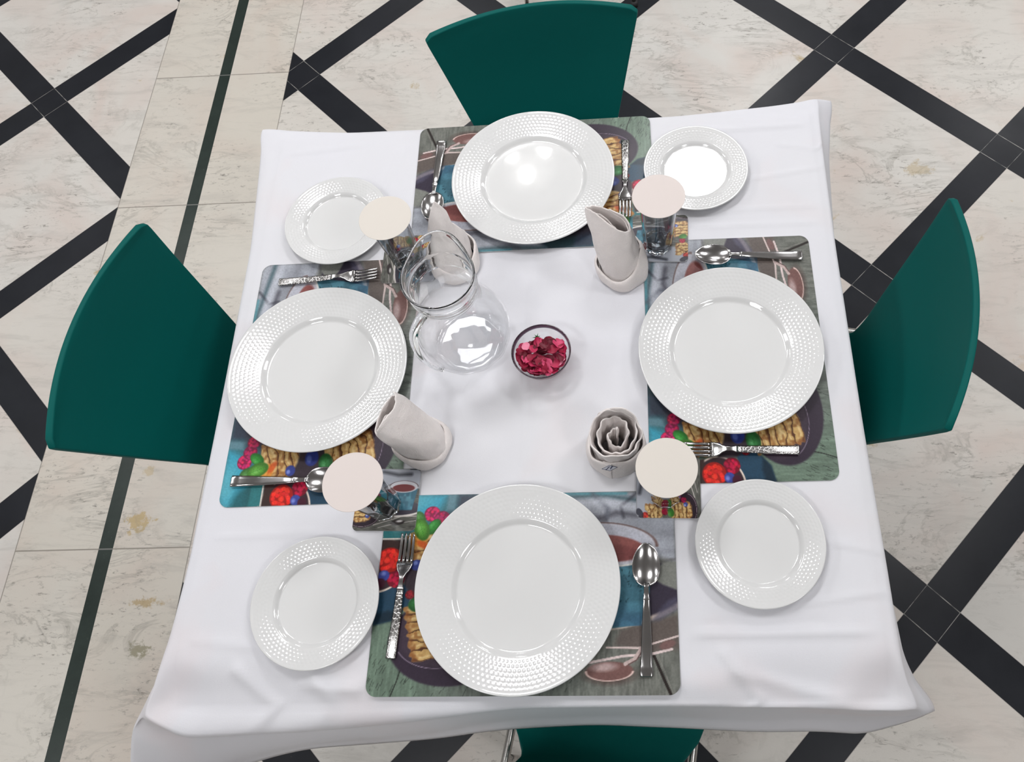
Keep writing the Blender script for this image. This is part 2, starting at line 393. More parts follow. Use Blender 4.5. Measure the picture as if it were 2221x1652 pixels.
def top_z(x, y):
    z = 0.0
    for (x0, y0, x1, y1, hh, ww) in CREASES:
        dx, dy = x1 - x0, y1 - y0; L = math.hypot(dx, dy)
        t = ((x - x0) * dx + (y - y0) * dy) / (L * L); d = abs((x - x0) * dy - (y - y0) * dx) / L
        if d > 4 * ww or t < -0.05 or t > 1.05: continue
        wob = 1.0
        env = sstep(-0.05, 0.12, t) * (1 - sstep(0.88, 1.05, t))
        z += hh * env * math.exp(-(d / ww) ** 2) * wob * 1.5
    return z

FOOT = [(-.3965, .0878, .0389 + PI / 2, .2215, .1445), (.2824, .1253, .027 + PI / 2, .2215, .1445), (-.0706, .4732, .044 + PI, .2215, .1445), (-.0394, -.2589, .0217, .2215, .1445)]
FOOTC = [(-.3459, -.2809, .062), (.3042, -.19, .062), (.2283, .4918, .062), (-.4234, .3895, .062), (-.157, .145, .062), (-.03, .107, .03), (.098, .283, .05), (-.213, -.035, .05), (.091, -.046, .052), (-.2, .302, .05)]
def under(x, y):   # 1 where a mat or a dish lies on the cloth and presses it flat
    k = 0.0
    for cx, cy, a, hw, hh in FOOT:
        c, s = math.cos(a), math.sin(a); dx, dy = x - cx, y - cy
        d = max(abs(c * dx + s * dy) - hw, abs(-s * dx + c * dy) - hh); k = max(k, 1 - sstep(0.002, 0.012, d))
    for cx, cy, r in FOOTC: k = max(k, 1 - sstep(0.002, 0.012, math.hypot(x - cx, y - cy) - r))
    return k

def build_cloth():
    N_ = 200
    # stations around the edge (corner BL -> BR -> TR -> TL), s in 0..4; each: offset P1, P2, hem in table-local metres (x, y, z)
    def loc(wx, wy):
        c, s = math.cos(-TA), math.sin(-TA); dx, dy = wx - TC[0], wy - TC[1]; return (c * dx - s * dy, s * dx + c * dy)
    ST = [  # s,   P1 world (x,y,z),            P2 world,                 hem world
        (0.00, (-0.590, -0.438, -0.030), (-0.655, -0.470, -0.110), (-0.740, -0.590, -0.290)),
        (0.05, (-0.533, -0.465, -0.036), (-0.575, -0.482, -0.110), (-0.630, -0.575, -0.270)),
        (0.12, (-0.465, -0.462, -0.036), (-0.485, -0.470, -0.110), (-0.540, -0.520, -0.225)),
        (0.22, (-0.345, -0.455, -0.034), (-0.355, -0.460, -0.105), (-0.400, -0.489, -0.200)),
        (0.36, (-0.185, -0.438, -0.028), (-0.190, -0.439, -0.100), (-0.220, -0.466, -0.200)),
        (0.50, (-0.045, -0.420, -0.018), (-0.050, -0.417, -0.100), (-0.072, -0.453, -0.200)),
        (0.70, (0.165, -0.414, -0.018), (0.170, -0.413, -0.100), (0.180, -0.445, -0.200)),
        (0.88, (0.350, -0.412, -0.022), (0.375, -0.412, -0.100), (0.400, -0.446, -0.200)),
        (0.96, (0.445, -0.415, -0.022), (0.470, -0.420, -0.100), (0.490, -0.452, -0.200)),
        (1.00, (0.516, -0.411, -0.042), (0.556, -0.415, -0.110), (0.604, -0.414, -0.225)),
        (1.05, (0.496, -0.360, -0.015), (0.523, -0.360, -0.085), (0.568, -0.345, -0.225)),
        (1.18, (0.490, -0.215, -0.012), (0.510, -0.212, -0.085), (0.545, -0.200, -0.225)),
        (1.40, (0.480, 0.000, -0.010), (0.492, 0.005, -0.085), (0.505, 0.01, -0.225)),
        (1.70, (0.470, 0.330, -0.010), (0.484, 0.335, -0.075), (0.492, 0.34, -0.225)),
        (1.90, (0.467, 0.545, -0.008), (0.489, 0.555, -0.050), (0.498, 0.57, -0.22)),
        (2.00, (0.466, 0.664, -0.004), (0.500, 0.682, -0.028), (0.515, 0.700, -0.20)),
        (2.08, (0.385, 0.652, -0.006), (0.392, 0.672, -0.050), (0.395, 0.685, -0.21)),
        (2.25, (0.200, 0.633, -0.008), (0.200, 0.645, -0.080), (0.200, 0.655, -0.22)),
        (2.60, (-0.170, 0.616, -0.008), (-0.170, 0.626, -0.080), (-0.170, 0.635, -0.22)),
        (2.85, (-0.420, 0.607, -0.008), (-0.425, 0.620, -0.080), (-0.430, 0.630, -0.22)),
        (2.95, (-0.535, 0.618, -0.010), (-0.550, 0.640, -0.070), (-0.560, 0.655, -0.22)),
        (3.00, (-0.622, 0.624, -0.008), (-0.648, 0.655, -0.070), (-0.665, 0.680, -0.25)),
        (3.06, (-0.611, 0.535, -0.012), (-0.625, 0.545, -0.080), (-0.635, 0.555, -0.23)),
        (3.25, (-0.589, 0.345, -0.012), (-0.602, 0.350, -0.085), (-0.605, 0.350, -0.22)),
        (3.50, (-0.577, 0.090, -0.012), (-0.594, 0.090, -0.085), (-0.600, 0.090, -0.22)),
        (3.80, (-0.565, -0.220, -0.012), (-0.590, -0.225, -0.085), (-0.625, -0.24, -0.24)),
        (3.90, (-0.569, -0.330, -0.015), (-0.603, -0.335, -0.085), (-0.650, -0.36, -0.26)),
        (3.96, (-0.580, -0.400, -0.018), (-0.632, -0.425, -0.085), (-0.700, -0.49, -0.28)),
    ]
    ss = [a[0] for a in ST] + [4.0]
    arr = []
    for k in (1, 2, 3):
        L = []
        for a in ST: l = loc(a[k][0], a[k][1]); L.append((l[0], l[1], a[k][2]))
        L.append(L[0]); arr.append(np.array(L))
    def pch(x, col):   # smooth-ish periodic interpolation
        xs = np.array(ss); return np.interp(x, xs, col)
    n4 = 4 * N_
    sv = np.arange(n4) / N_
    ctl = []
    for A in arr:
        cols = []
        for j in range(3):
            f = np.interp(sv, ss, A[:, j])
            ker = np.hanning(17); ker /= ker.sum()          # soften the joins between stations
            f = np.convolve(np.concatenate([f[-8:], f, f[:8]]), ker, 'valid') if j < 2 or True else f
            cols.append(f)
        ctl.append(np.stack(cols, 1))
    # keep the drawn-out corners pointed
    for A, Cc in zip(arr, ctl):
        for ci in (0, 1, 2, 3):
            k0 = ci * N_; idx = [i for i, q in enumerate(ss) if abs(q - ci) < 1e-6][0]
            d = A[idx] - Cc[k0]
            for j in range(-6, 7):
                Cc[(k0 + j) % n4] += d * (1 - abs(j) / 7) ** 1.5
    V, F = [], []
    idx = {}
    for j in range(N_ + 1):
        for i in range(N_ + 1):
            lx = -TH + 2 * TH * i / N_; ly = -TH + 2 * TH * j / N_
            ed = min(TH - abs(lx), TH - abs(ly))
            x, y = tw(lx, ly)
            z = top_z(x, y)
            # soft waves growing towards the near edge
            k = sstep(-0.26, -0.40, y) 
            if k > 0: z += k * 0.0045 * mnoise.noise(Vector((x * 9, y * 14, 2.3))) 
            z += 0.0004 * mnoise.noise(Vector((x * 12, y * 12, 7.0)))
            if z != 0: z *= 1 - under(x, y)
            z -= 0.0028 * math.exp(-ed / 0.006)
            cd = math.hypot(TH - abs(lx), TH + ly); z -= 0.012 * (1 - sstep(0.0, 0.07, cd))
            en = TH + ly; ox = sstep(0.02, 0.10, max(abs(lx + 0.0) - 0.235, 0)); wd_ = 0.045 + 0.045 * ox; nr = 1 - sstep(0.0, wd_, en); z -= (0.008 + 0.012 * ox) * nr * nr * (1 - 0.35 * abs(math.sin(lx * 9 + 1)))
            idx[(i, j)] = len(V); V.append((lx, ly, z))
    for j in range(N_):
        for i in range(N_):
            F.append((idx[(i, j)], idx[(i + 1, j)], idx[(i + 1, j + 1)], idx[(i, j + 1)]))
    ring = [idx[(i, 0)] for i in range(N_)] + [idx[(N_, j)] for j in range(N_)] + [idx[(N_ - i, N_)] for i in range(N_)] + [idx[(0, N_ - j)] for j in range(N_)]
    K = 22; prev = ring
    for r in range(1, K + 1):
        t = r / K; cur = []
        for q in range(n4):
            E0 = np.array(V[ring[q]]); p1, p2, p3 = ctl[0][q], ctl[1][q], ctl[2][q]
            pts = [E0, p1, p2, p3]
            # piecewise: 0-.25 edge roll, .25-.6, .6-1
            if t < 0.25: u = t / 0.25; a, b, c, d = 2 * pts[0] - pts[1], pts[0], pts[1], pts[2]
            elif t < 0.6: u = (t - 0.25) / 0.35; a, b, c, d = pts
            else: u = (t - 0.6) / 0.4; a, b, c, d = pts[1], pts[2], pts[3], 2 * pts[3] - pts[2]
            if t < 0.25:
                # quarter-round roll over the table edge
                v = b + (c - b) * np.array([math.sin(u * PI / 2), math.sin(u * PI / 2), 1 - math.cos(u * PI / 2)])
            else:
                v = 0.5 * (2 * b + (c - a) * u + (2 * a - 5 * b + 4 * c - d) * u * u + (3 * b - a - 3 * c + d) * u ** 3)
                if t < 0.6: v[2] = b[2] + (c[2] - b[2]) * u
            s = q / N_; side = int(s) % 4
            fr_ = s - side; cen = 1 - abs(fr_ - 0.5) * 2
            amp = 0.005 * t * (0.4 + 0.6 * min(1, cen * 3))
            wv = math.sin(s * 2 * PI * 3.0 + 1.3 * math.sin(s * 5)) * amp + 0.004 * t * mnoise.noise(Vector((s * 9, t * 3, 0)))
            out = ((0, -1), (1, 0), (0, 1), (-1, 0))[side]
            if side == 0:   # long horizontal drag folds in the near drop
                wv += 0.0085 * math.sin(t * PI * 3.2 + 2.2 * s) * (1 - fr_ * 0.4) * sstep(0.15, 0.4, t) * (1 - sstep(0.85, 1.0, t))
            f_ = sstep(0.1, 0.5, t) * (0.25 if side in (1, 2, 3) else 0.7)
            v = v + np.array([out[0] * wv * f_, out[1] * wv * f_, 0])
            cur.append(len(V)); V.append(tuple(v))
        for q in range(n4):
            q2 = (q + 1) % n4; F.append((prev[q2], prev[q], cur[q], cur[q2]))
        prev = cur
    o = mesh_obj('tablecloth', V, F, M_CLOTH)
    o.location = (TC[0], TC[1], TZ); o.rotation_euler = (0, 0, TA)
    sm = o.modifiers.new('thick', 'SOLIDIFY'); sm.thickness = 0.0009; sm.offset = -1
    return o
tag(build_cloth(), 'large creased white cotton tablecloth draped over the square table', 'tablecloth')

# ------------------------------------------------------------------ printed pictures for the mats (a food photograph, drawn in cm)
rng = np.random.RandomState(5)
class Canvas:
    def __init__(s, w, h, ppc):
        s.w, s.h, s.k = w, h, ppc; s.nx, s.ny = int(w * ppc) + 1, int(h * ppc) + 1
        s.X, s.Y = np.meshgrid(np.arange(s.nx) / ppc, np.arange(s.ny) / ppc); s.img = np.zeros((s.ny, s.nx, 3))
    def blend(s, m, col): m = np.clip(m, 0, 1)[..., None]; s.img = s.img * (1 - m) + np.asarray(col, float) / 255.0 * m
    def nz(s, sx, sy, seed=0):
        r = np.random.RandomState(seed); gx, gy = int(s.w / sx) + 3, int(s.h / sy) + 3; g = r.rand(gy, gx)
        fx, fy = s.X / sx, s.Y / sy; ix, iy = fx.astype(int), fy.astype(int); tx, ty = fx - ix, fy - iy
        tx = tx * tx * (3 - 2 * tx); ty = ty * ty * (3 - 2 * ty)
        return (g[iy, ix] * (1 - tx) + g[iy, ix + 1] * tx) * (1 - ty) + (g[iy + 1, ix] * (1 - tx) + g[iy + 1, ix + 1] * tx) * ty
    def ell(s, cx, cy, rx, ry, col, rot=0, soft=0.08, alpha=1.0):
        c, n = math.cos(rot), math.sin(rot); dx, dy = s.X - cx, s.Y - cy
        u = (c * dx + n * dy) / rx; v = (-n * dx + c * dy) / ry; d = (np.sqrt(u * u + v * v) - 1) * min(rx, ry)
        m = np.clip(0.5 - d / soft, 0, 1) * alpha; s.blend(m, col); return m
    def ring(s, cx, cy, rx, ry, wd, col, rot=0, cond=None, alpha=1.0):
        c, n = math.cos(rot), math.sin(rot); dx, dy = s.X - cx, s.Y - cy
        u = (c * dx + n * dy) / rx; v = (-n * dx + c * dy) / ry; d = np.abs(np.sqrt(u * u + v * v) - 1) * min(rx, ry)
        m = np.clip(1.2 - d / wd * 1.2, 0, 1) * alpha
        if cond is not None: m = m * cond(s.X, s.Y)
        s.blend(m, col)
    def poly(s, pts, col, soft=0.08, alpha=1.0):
        ins = np.zeros_like(s.X, bool); dm = np.full_like(s.X, 1e9); n = len(pts)
        for i in range(n):
            x0, y0 = pts[i]; x1, y1 = pts[(i + 1) % n]
            cnd = ((y0 > s.Y) != (y1 > s.Y)) & (s.X < (x1 - x0) * (s.Y - y0) / (y1 - y0 + 1e-12) + x0); ins ^= cnd
            dx, dy = x1 - x0, y1 - y0; t = np.clip(((s.X - x0) * dx + (s.Y - y0) * dy) / (dx * dx + dy * dy + 1e-12), 0, 1)
            dm = np.minimum(dm, np.hypot(s.X - x0 - t * dx, s.Y - y0 - t * dy))
        d = np.where(ins, -dm, dm); m = np.clip(0.5 - d / soft, 0, 1) * alpha; s.blend(m, col); return m
    def line(s, pts, wd, col, alpha=1.0, soft=0.06):
        dm = np.full_like(s.X, 1e9)
        for (x0, y0), (x1, y1) in zip(pts[:-1], pts[1:]):
            dx, dy = x1 - x0, y1 - y0; t = np.clip(((s.X - x0) * dx + (s.Y - y0) * dy) / (dx * dx + dy * dy + 1e-12), 0, 1)
            dm = np.minimum(dm, np.hypot(s.X - x0 - t * dx, s.Y - y0 - t * dy))
        s.blend(np.clip(0.5 - (dm - wd / 2) / soft, 0, 1) * alpha, col)
    def mul(s, m, k): s.img *= (1 + (k - 1) * np.clip(m, 0, 1))[..., None]

def pancake_stack(c, x0, y0, x1, y1, hw, n, seed=1, burn=(84, 46, 28)):
    """n soft layers between two points, pressed together, with wavy brown filling between them and toasted mottling"""
    r = np.random.RandomState(seed); L = math.hypot(x1 - x0, y1 - y0); a = math.atan2(y1 - y0, x1 - x0); ca, sa = math.cos(a), math.sin(a)
    t = ((c.X - x0) * ca + (c.Y - y0) * sa); q = (-(c.X - x0) * sa + (c.Y - y0) * ca)
    st = L / n; wv = (c.nz(hw * 0.35, hw * 0.35, seed) - 0.5) * st * 0.7; t2 = t + wv + 0.10 * st * (q / hw) ** 2 * 2.5
    side = hw * (1 + 0.06 * np.sin(t2 / st * 2 * PI)); m = np.clip((side - np.abs(q)) / 0.25 + 0.5, 0, 1) * np.clip(t2 / 0.2 + 0.5, 0, 1) * np.clip((L - t2) / 0.2 + 0.5, 0, 1)
    c.blend(m, (204, 168, 108)); ph = t2 / st - np.floor(t2 / st)
    c.blend(m * np.clip(1 - np.abs(ph - 0.45) / 0.22, 0, 1) * 0.75, (236, 212, 158))
    mot = c.nz(hw * 0.16, hw * 0.16, seed + 9); c.blend(m * np.clip((mot - 0.5) * 2.4, 0, 0.75), (150, 98, 52))
    c.blend(m * np.clip(1 - np.abs(ph - 0.95) / (0.13 + 0.10 * mot), 0, 1) ** 0.6 * 0.95, burn)
    c.blend(m * np.clip((np.abs(q) - hw * 0.72) / (hw * 0.3), 0, 0.6), (128, 78, 42))

def berry(c, x, y, r, seed=0, col=(196, 38, 88)):
    q = np.random.RandomState(seed); c.ell(x, y, r, r * 0.95, tuple(int(v * 0.7) for v in col), 0, 0.12)
    for _ in range(26):
        a, d = q.rand() * 6.28, r * 0.82 * math.sqrt(q.rand())
        c.ell(x + d * math.cos(a), y + d * math.sin(a), r * 0.17, r * 0.17, tuple(min(255, int(v * (0.9 + 0.4 * q.rand()))) for v in col), 0, 0.12, 0.8)

def leaf(c, x, y, rx, ry, rot, col=(84, 142, 70)):
    c.ell(x, y, rx, ry, tuple(int(v * 0.75) for v in col), rot, 0.15); c.ell(x - 0.1, y + 0.15, rx * 0.7, ry * 0.65, col, rot, 0.4)
    c.ell(x - 0.3, y + 0.3, rx * 0.3, ry * 0.25, tuple(min(255, v + 50) for v in col), rot, 0.4, 0.7)
    d = (math.cos(rot), math.sin(rot)); c.line([(x - d[0] * rx * .9, y - d[1] * rx * .9), (x + d[0] * rx * .9, y + d[1] * rx * .9)], 0.06, (40, 110, 36), 0.7)
    for k in (-.5, -.1, .3):
        for sg in (-1, 1):
            bx, by = x + d[0] * rx * k, y + d[1] * rx * k
            c.line([(bx, by), (bx + d[0] * rx * .3 - sg * d[1] * ry * .7, by + d[1] * rx * .3 + sg * d[0] * ry * .7)], 0.04, (44, 118, 38), 0.5)

def paint_mat():
    c = Canvas(44.3, 28.9, 9.0)
    # weathered wood: greenish at the left, grey at the right
    c.blend(np.ones_like(c.X), (104, 110, 104)); c.blend(np.clip((16 - c.X) / 10, 0, 1) * 0.9, (104, 124, 108))
    c.blend(np.clip((c.X - 26) / 10, 0, 1) * 0.7, (118, 118, 112))
    g = c.nz(0.22, 1.6, 3) * 0.6 + c.nz(0.5, 3.0, 4) * 0.4; c.mul(np.ones_like(g), 1.0); c.img *= (0.80 + 0.40 * g)[..., None]
    q = np.random.RandomState(8)
    for _ in range(150):
        x, y = q.rand() * 30, q.rand() * 6.5; c.line([(x, y), (x + 0.15 + 0.25 * q.rand(), y + 0.3 + 0.7 * q.rand())], 0.09, (46, 54, 48), 0.75)
    c.line([(3.6, 0), (4.3, 2.0), (4.9, 4.4)], 0.16, (36, 40, 36)); c.line([(42.9, 0), (41.8, 2.5), (40.6, 5.3)], 0.42, (46, 40, 38)); c.line([(43.3, 0), (41.2, 5.3)], 0.1, (150, 146, 138), 0.6)
    # teal bokeh in the far left corner
    c.poly([(0, 21.5), (0, 28.9), (16, 28.9), (16, 21)], (58, 112, 122), 0.8)
    c.poly([(0, 25.0), (0, 28.9), (9.5, 28.9), (8, 26), (5, 24.6)], (60, 158, 184), 1.2); c.ell(3.5, 28.0, 3.2, 1.4, (110, 184, 196), 0, 1.5, 0.6)
    c.poly([(9.4, 26.4), (9.6, 28.9), (11.0, 28.9), (10.8, 26.2)], (96, 134, 146), 0.5); c.poly([(11.0, 24.0), (11.2, 28.9), (21, 28.9), (19, 24.0)], (56, 66, 82), 1.0)
    c.ell(0.0, 24.0, 3.4, 3.0, (38, 88, 92), 0, 1.2, 0.8); c.poly([(14, 26), (15, 28.9), (20, 28.9), (20, 25)], (40, 60, 66), 0.8)
    # pale cloth on the far right, with folds
    c.poly([(19.5, 28.9), (24, 25.2), (30, 22), (44.3, 18.2), (44.3, 28.9)], (176, 180, 190), 0.9)
    c.img = c.img * (1 - (np.clip((c.Y - 18.4) / 1.5, 0, 1) * np.clip((c.X - 24) / 3, 0, 1) * 0.22 * c.nz(3.2, 1.6, 11))[..., None])
    c.line([(20.0, 28.6), (27, 28.2), (34, 28.3), (44.3, 26.6)], 0.7, (66, 92, 100), 0.8, 0.7); c.line([(26, 28.7), (37, 28.6)], 0.4, (74, 146, 158), 0.8, 0.4)
    c.line([(28.5, 24.4), (32.5, 24.6), (35.5, 25.6), (38.5, 25.2)], 0.6, (70, 68, 78), 0.75, 0.8)
    c.line([(31.9, 28.6), (34.2, 26.4), (34.0, 24.6)], 0.5, (92, 96, 108), 0.8, 0.7); c.line([(38.6, 28.6), (36.2, 26.6), (36.6, 24.9)], 0.35, (60, 60, 70), 0.8, 0.5); c.line([(24.5, 28.4), (29.0, 26.6), (33.6, 24.5)], 0.5, (84, 84, 94), 0.7, 0.8)
    c.line([(27, 27.0), (33, 27.4), (44, 25.3)], 1.0, (206, 210, 220), 0.6, 1.0); c.line([(42.1, 18.2), (44.3, 18.6)], 0.35, (90, 88, 90), 0.7, 0.4)
    # middle background below the big plate
    c.poly([(8, 21), (10, 26), (20, 27), (30, 22), (34, 8), (26, 3), (12, 3), (8, 8)], (64, 60, 70), 1.5)
    # far spoon handles and the copper spoon at the near right
    c.poly([(36.0, 8.7), (44.3, 10.8), (44.3, 6.0), (40.5, 5.6), (35, 6.6)], (98, 88, 84), 0.8, 0.9)
    c.line([(31.5, 4.3), (36.4, 5.15), (40, 5.3), (43.2, 6.0)], 0.34, (222, 204, 202)); c.line([(34, 6.3), (38.5, 6.2), (44.3, 7.8)], 0.26, (214, 196, 192))
    c.ell(42.6, 6.6, 1.2, 0.55, (124, 94, 92), 0.3, 0.2, 0.9)
    c.ell(34.4, 2.75, 3.5, 1.35, (78, 60, 56), 0, 0.8, 0.7); c.ell(34.4, 3.15, 3.3, 1.25, (120, 88, 84), 0.03, 0.15); c.ell(33.6, 3.7, 1.7, 0.55, (204, 182, 180), 0.05, 0.5, 0.8)
    c.ring(34.4, 3.15, 3.3, 1.25, 0.10, (226, 198, 190), 0.03, lambda X, Y: (Y < 3.2).astype(float)); c.line([(36.6, 4.1), (37.9, 4.7), (38.9, 6.1)], 0.5, (196, 176, 172)); c.line([(37.0, 4.0), (38.2, 4.6), (39.1, 5.9)], 0.16, (104, 80, 78))
    # saucer
    c.ell(33.0, 13.4, 13.2, 4.9, (206, 190, 178), 0.08, 0.2); c.ell(33.0, 13.9, 12.9, 4.7, (58, 52, 66), 0.08, 0.3)
    c.poly([(40.3, 9.8), (42.8, 12.6), (44.3, 13.2), (44.3, 11.4), (41.6, 9.9)], (86, 84, 104), 0.6, 0.7)
    c.poly([(42.2, 14.9), (44.3, 14.1), (44.3, 18.2), (42.4, 18.0), (39.8, 16.4)], (128, 130, 124), 0.3)
    # cup: body, rim, tea
    c.poly([(29, 20.5), (41.3, 20.6), (40.9, 17.5), (39.9, 12.6), (38.9, 9.3), (35.0, 8.9), (29, 9.0)], (66, 108, 124), 0.15)
    gl_ = c.nz(1.1, 1.3, 21); msk = ((c.X > 28) & (c.X < 40.3) & (c.Y > 9.2) & (c.Y < 19.8)).astype(float)
    c.blend(msk * np.clip((gl_ - 0.5) * 2.2, 0, 0.55), (96, 156, 172)); c.blend(msk * np.clip((13.0 - c.Y) / 6, 0, 0.5), (60, 92, 124))
    for _ in range(90):
        x, y = 30 + q.rand() * 9.3, 12.5 + q.rand() * 6.5; c.ell(x, y, 0.12 + 0.13 * q.rand(), 0.05 + 0.06 * q.rand(), (24, 52, 60), q.rand() * 2, 0.08, 0.8)
    c.ell(33.9, 20.9, 7.6, 3.2, (196, 196, 204), -0.06, 0.15); c.ring(33.9, 20.9, 7.6, 3.2, 0.16, (108, 84, 80), -0.06, lambda X, Y: (Y > 20.4).astype(float)); c.ell(33.9, 21.4, 6.8, 2.4, (176, 178, 190), -0.06, 0.6, 0.7)
    c.ell(33.8, 20.3, 6.0, 2.0, (138, 82, 78), -0.06, 0.2); c.ell(34.6, 19.6, 4.6, 1.2, (112, 60, 60), -0.06, 0.5, 0.7)
    c.ring(33.9, 20.9, 7.7, 3.25, 0.18, (226, 220, 212), -0.06, lambda X, Y: (Y < 19.6).astype(float))
    # dark plum plate under the pancakes
    c.ell(11.6, 7.6, 9.1, 6.3, (52, 42, 56), 0.05, 0.25); c.ell(10.2, 8.6, 6.6, 4.8, (66, 54, 66), 0.05, 0.8); c.ring(9.9, 8.0, 6.4, 4.3, 0.07, (168, 152, 172), 0.05, lambda X, Y: (Y < 6).astype(float), 0.8)
    # berry bowl at the left edge
    c.poly([(0, 14.6), (0, 9.6), (2.6, 10.2), (4.9, 12.2), (5.6, 15.6), (3.4, 15.2)], (40, 70, 92), 0.2); c.poly([(0, 9.6), (2.6, 10.2), (4, 11.4), (2, 11.6), (0, 11.2)], (24, 40, 52), 0.6, 0.8)
    c.ell(-0.9, 18.4, 5.2, 4.3, (230, 214, 200), 0, 0.12); c.ell(-0.9, 18.4, 4.95, 4.02, (58, 44, 50), 0, 0.15)
    c.poly([(0, 22.1), (0, 24.2), (3.2, 24.0), (3.6, 22.1)], (52, 118, 122), 0.3); c.line([(0, 22.15), (3.2, 22.15)], 0.3, (222, 216, 206))
    c.poly([(0, 20.6), (0, 22.0), (3.6, 22.0), (3.9, 20.4)], (62, 46, 44), 0.3)
    berry(c, 2.7, 16.2, 1.35, 4, (176, 30, 62)); berry(c, 1.4, 19.0, 1.95, 3, (232, 52, 44)); c.ell(0.8, 16.7, 0.85, 0.8, (62, 74, 150), 0, 0.15); c.ell(0.7, 17.0, 0.35, 0.3, (128, 142, 214), 0, 0.3, 0.9)
    c.ell(0.4, 15.6, 0.8, 0.7, (70, 30, 46), 0, 0.2)
    # pancakes: upper pile beside the bowl, lower pile on the plate
    pancake_stack(c, 7.0, 22.8, 7.9, 16.8, 3.0, 5, 2); c.ell(5.4, 22.0, 1.6, 1.0, (226, 150, 60), -0.4, 0.3, 0.8); c.ell(6.3, 21.2, 1.1, 0.5, (206, 84, 40), -0.5, 0.3, 0.8)
    c.poly([(4.0, 15.4), (4.0, 18.4), (7.0, 17.2), (9.5, 16.8), (10, 13.2), (5.6, 13.0)], (60, 50, 58), 0.4)
    pancake_stack(c, 7.4, 12.6, 9.3, 5.0, 3.1, 6, 6, (74, 40, 26))
    c.ell(7.6, 15.0, 1.35, 1.1, (44, 56, 128), 0, 0.2); c.ell(7.4, 15.4, 0.6, 0.4, (100, 118, 190), 0.2, 0.3, 0.8); c.ell(5.6, 18.2, 0.9, 0.8, (56, 68, 140), 0, 0.15); c.ell(5.4, 18.5, 0.35, 0.3, (130, 146, 214), 0, 0.2, 0.9)
    leaf(c, 6.6, 12.6, 1.7, 1.15, 0.2, (54, 124, 66)); berry(c, 5.0, 13.9, 0.7, 14, (150, 44, 52))
    # raspberries and mint on top
    berry(c, 7.3, 25.9, 1.25, 9, (196, 44, 100)); berry(c, 8.9, 25.2, 1.2, 10, (178, 40, 96)); berry(c, 10.6, 24.9, 1.1, 12, (170, 36, 84))
    leaf(c, 7.7, 23.9, 1.35, 0.85, 0.9, (54, 142, 56)); leaf(c, 5.5, 25.2, 1.2, 0.8, -1.1, (76, 128, 64)); leaf(c, 5.9, 23.5, 1.75, 1.15, -1.2, (92, 158, 62))
    c.img *= (0.94 + 0.12 * c.nz(0.18, 0.18, 40))[..., None]
    return c

def paint_coaster():
    c = Canvas(9.8, 9.8, 14.0)
    c.blend(np.ones_like(c.X), (98, 98, 92)); c.img *= (0.72 + 0.5 * c.nz(0.5, 0.1, 2))[..., None]
    c.poly([(0, 5.8), (1.5, 6.8), (3.0, 6.6), (5, 7.2), (9.8, 6.6), (9.8, 9.8), (0, 9.8)], (170, 174, 184), 0.4); c.line([(3.8, 9.3), (6.2, 8.8), (8.2, 8.9)], 0.5, (44, 46, 54), 0.8, 0.5)
    c.line([(9.8, 9.8), (8.8, 9.7), (8, 9.75)], 0.2, (40, 46, 52), 0.9, 0.1)
    c.ell(6.6, 3.3, 4.1, 1.2, (222, 216, 210), 0.02, 0.08); c.ell(6.6, 3.5, 3.95, 1.1, (66, 62, 72), 0.02, 0.1)
    c.poly([(5.0, 6.6), (9.5, 6.6), (8.9, 3.2), (5.6, 3.2)], (60, 108, 128), 0.08); c.blend(((c.Y > 3.3) & (c.Y < 6.2) & (c.X > 5.4) & (c.X < 9)).astype(float) * np.clip(c.nz(0.4, 0.4, 6) - 0.4, 0, 1), (120, 190, 204))
    c.ell(7.25, 6.9, 2.25, 0.95, (204, 204, 210), 0, 0.08); c.ell(7.25, 6.7, 1.75, 0.6, (116, 44, 46), 0, 0.08); c.ring(7.25, 6.9, 2.25, 0.95, 0.06, (90, 70, 70), 0, lambda X, Y: (Y > 6.9).astype(float))
    c.line([(3.2, 0.9), (5.2, 1.5), (7.4, 2.2), (9.8, 2.3)], 0.10, (214, 206, 200)); c.line([(4.0, 0.5), (5.6, 0.9), (9.8, 1.6)], 0.08, (196, 190, 186)); c.ell(6.9, 1.3, 1.1, 0.42, (52, 46, 46), 0.1, 0.08); c.ell(7.2, 1.5, 0.5, 0.18, (200, 196, 194), 0.1, 0.15)
    c.ell(1.5, 2.1, 2.5, 1.6, (48, 36, 46), 0.1, 0.1); c.ring(1.5, 2.1, 2.3, 1.45, 0.04, (170, 150, 160), 0.1, lambda X, Y: (Y < 2).astype(float))
    pancake_stack(c, 1.0, 4.4, 1.2, 1.4, 1.35, 5, 5, (60, 30, 22)); pancake_stack(c, 0.9, 8.2, 1.0, 5.8, 1.2, 4, 7, (64, 32, 22))
    berry(c, 1.0, 5.4, 0.55, 3, (178, 36, 66)); leaf(c, 0.9, 4.5, 0.7, 0.45, 0.3, (70, 140, 52)); berry(c, 2.8, 2.6, 0.45, 8, (160, 30, 70)); c.ell(2.1, 2.3, 0.36, 0.34, (70, 84, 150), 0, 0.06); c.ell(2.0, 2.4, 0.15, 0.13, (170, 184, 230), 0, 0.06)
    berry(c, 0.4, 8.4, 0.5, 5, (200, 60, 50)); c.ell(0.6, 9.2, 0.9, 0.5, (40, 40, 50), 0.4, 0.1, 0.8)
    return c

def lin(a): a = np.clip(a, 0, 1); return np.where(a <= 0.04045, a / 12.92, ((a + 0.055) / 1.055) ** 2.4)

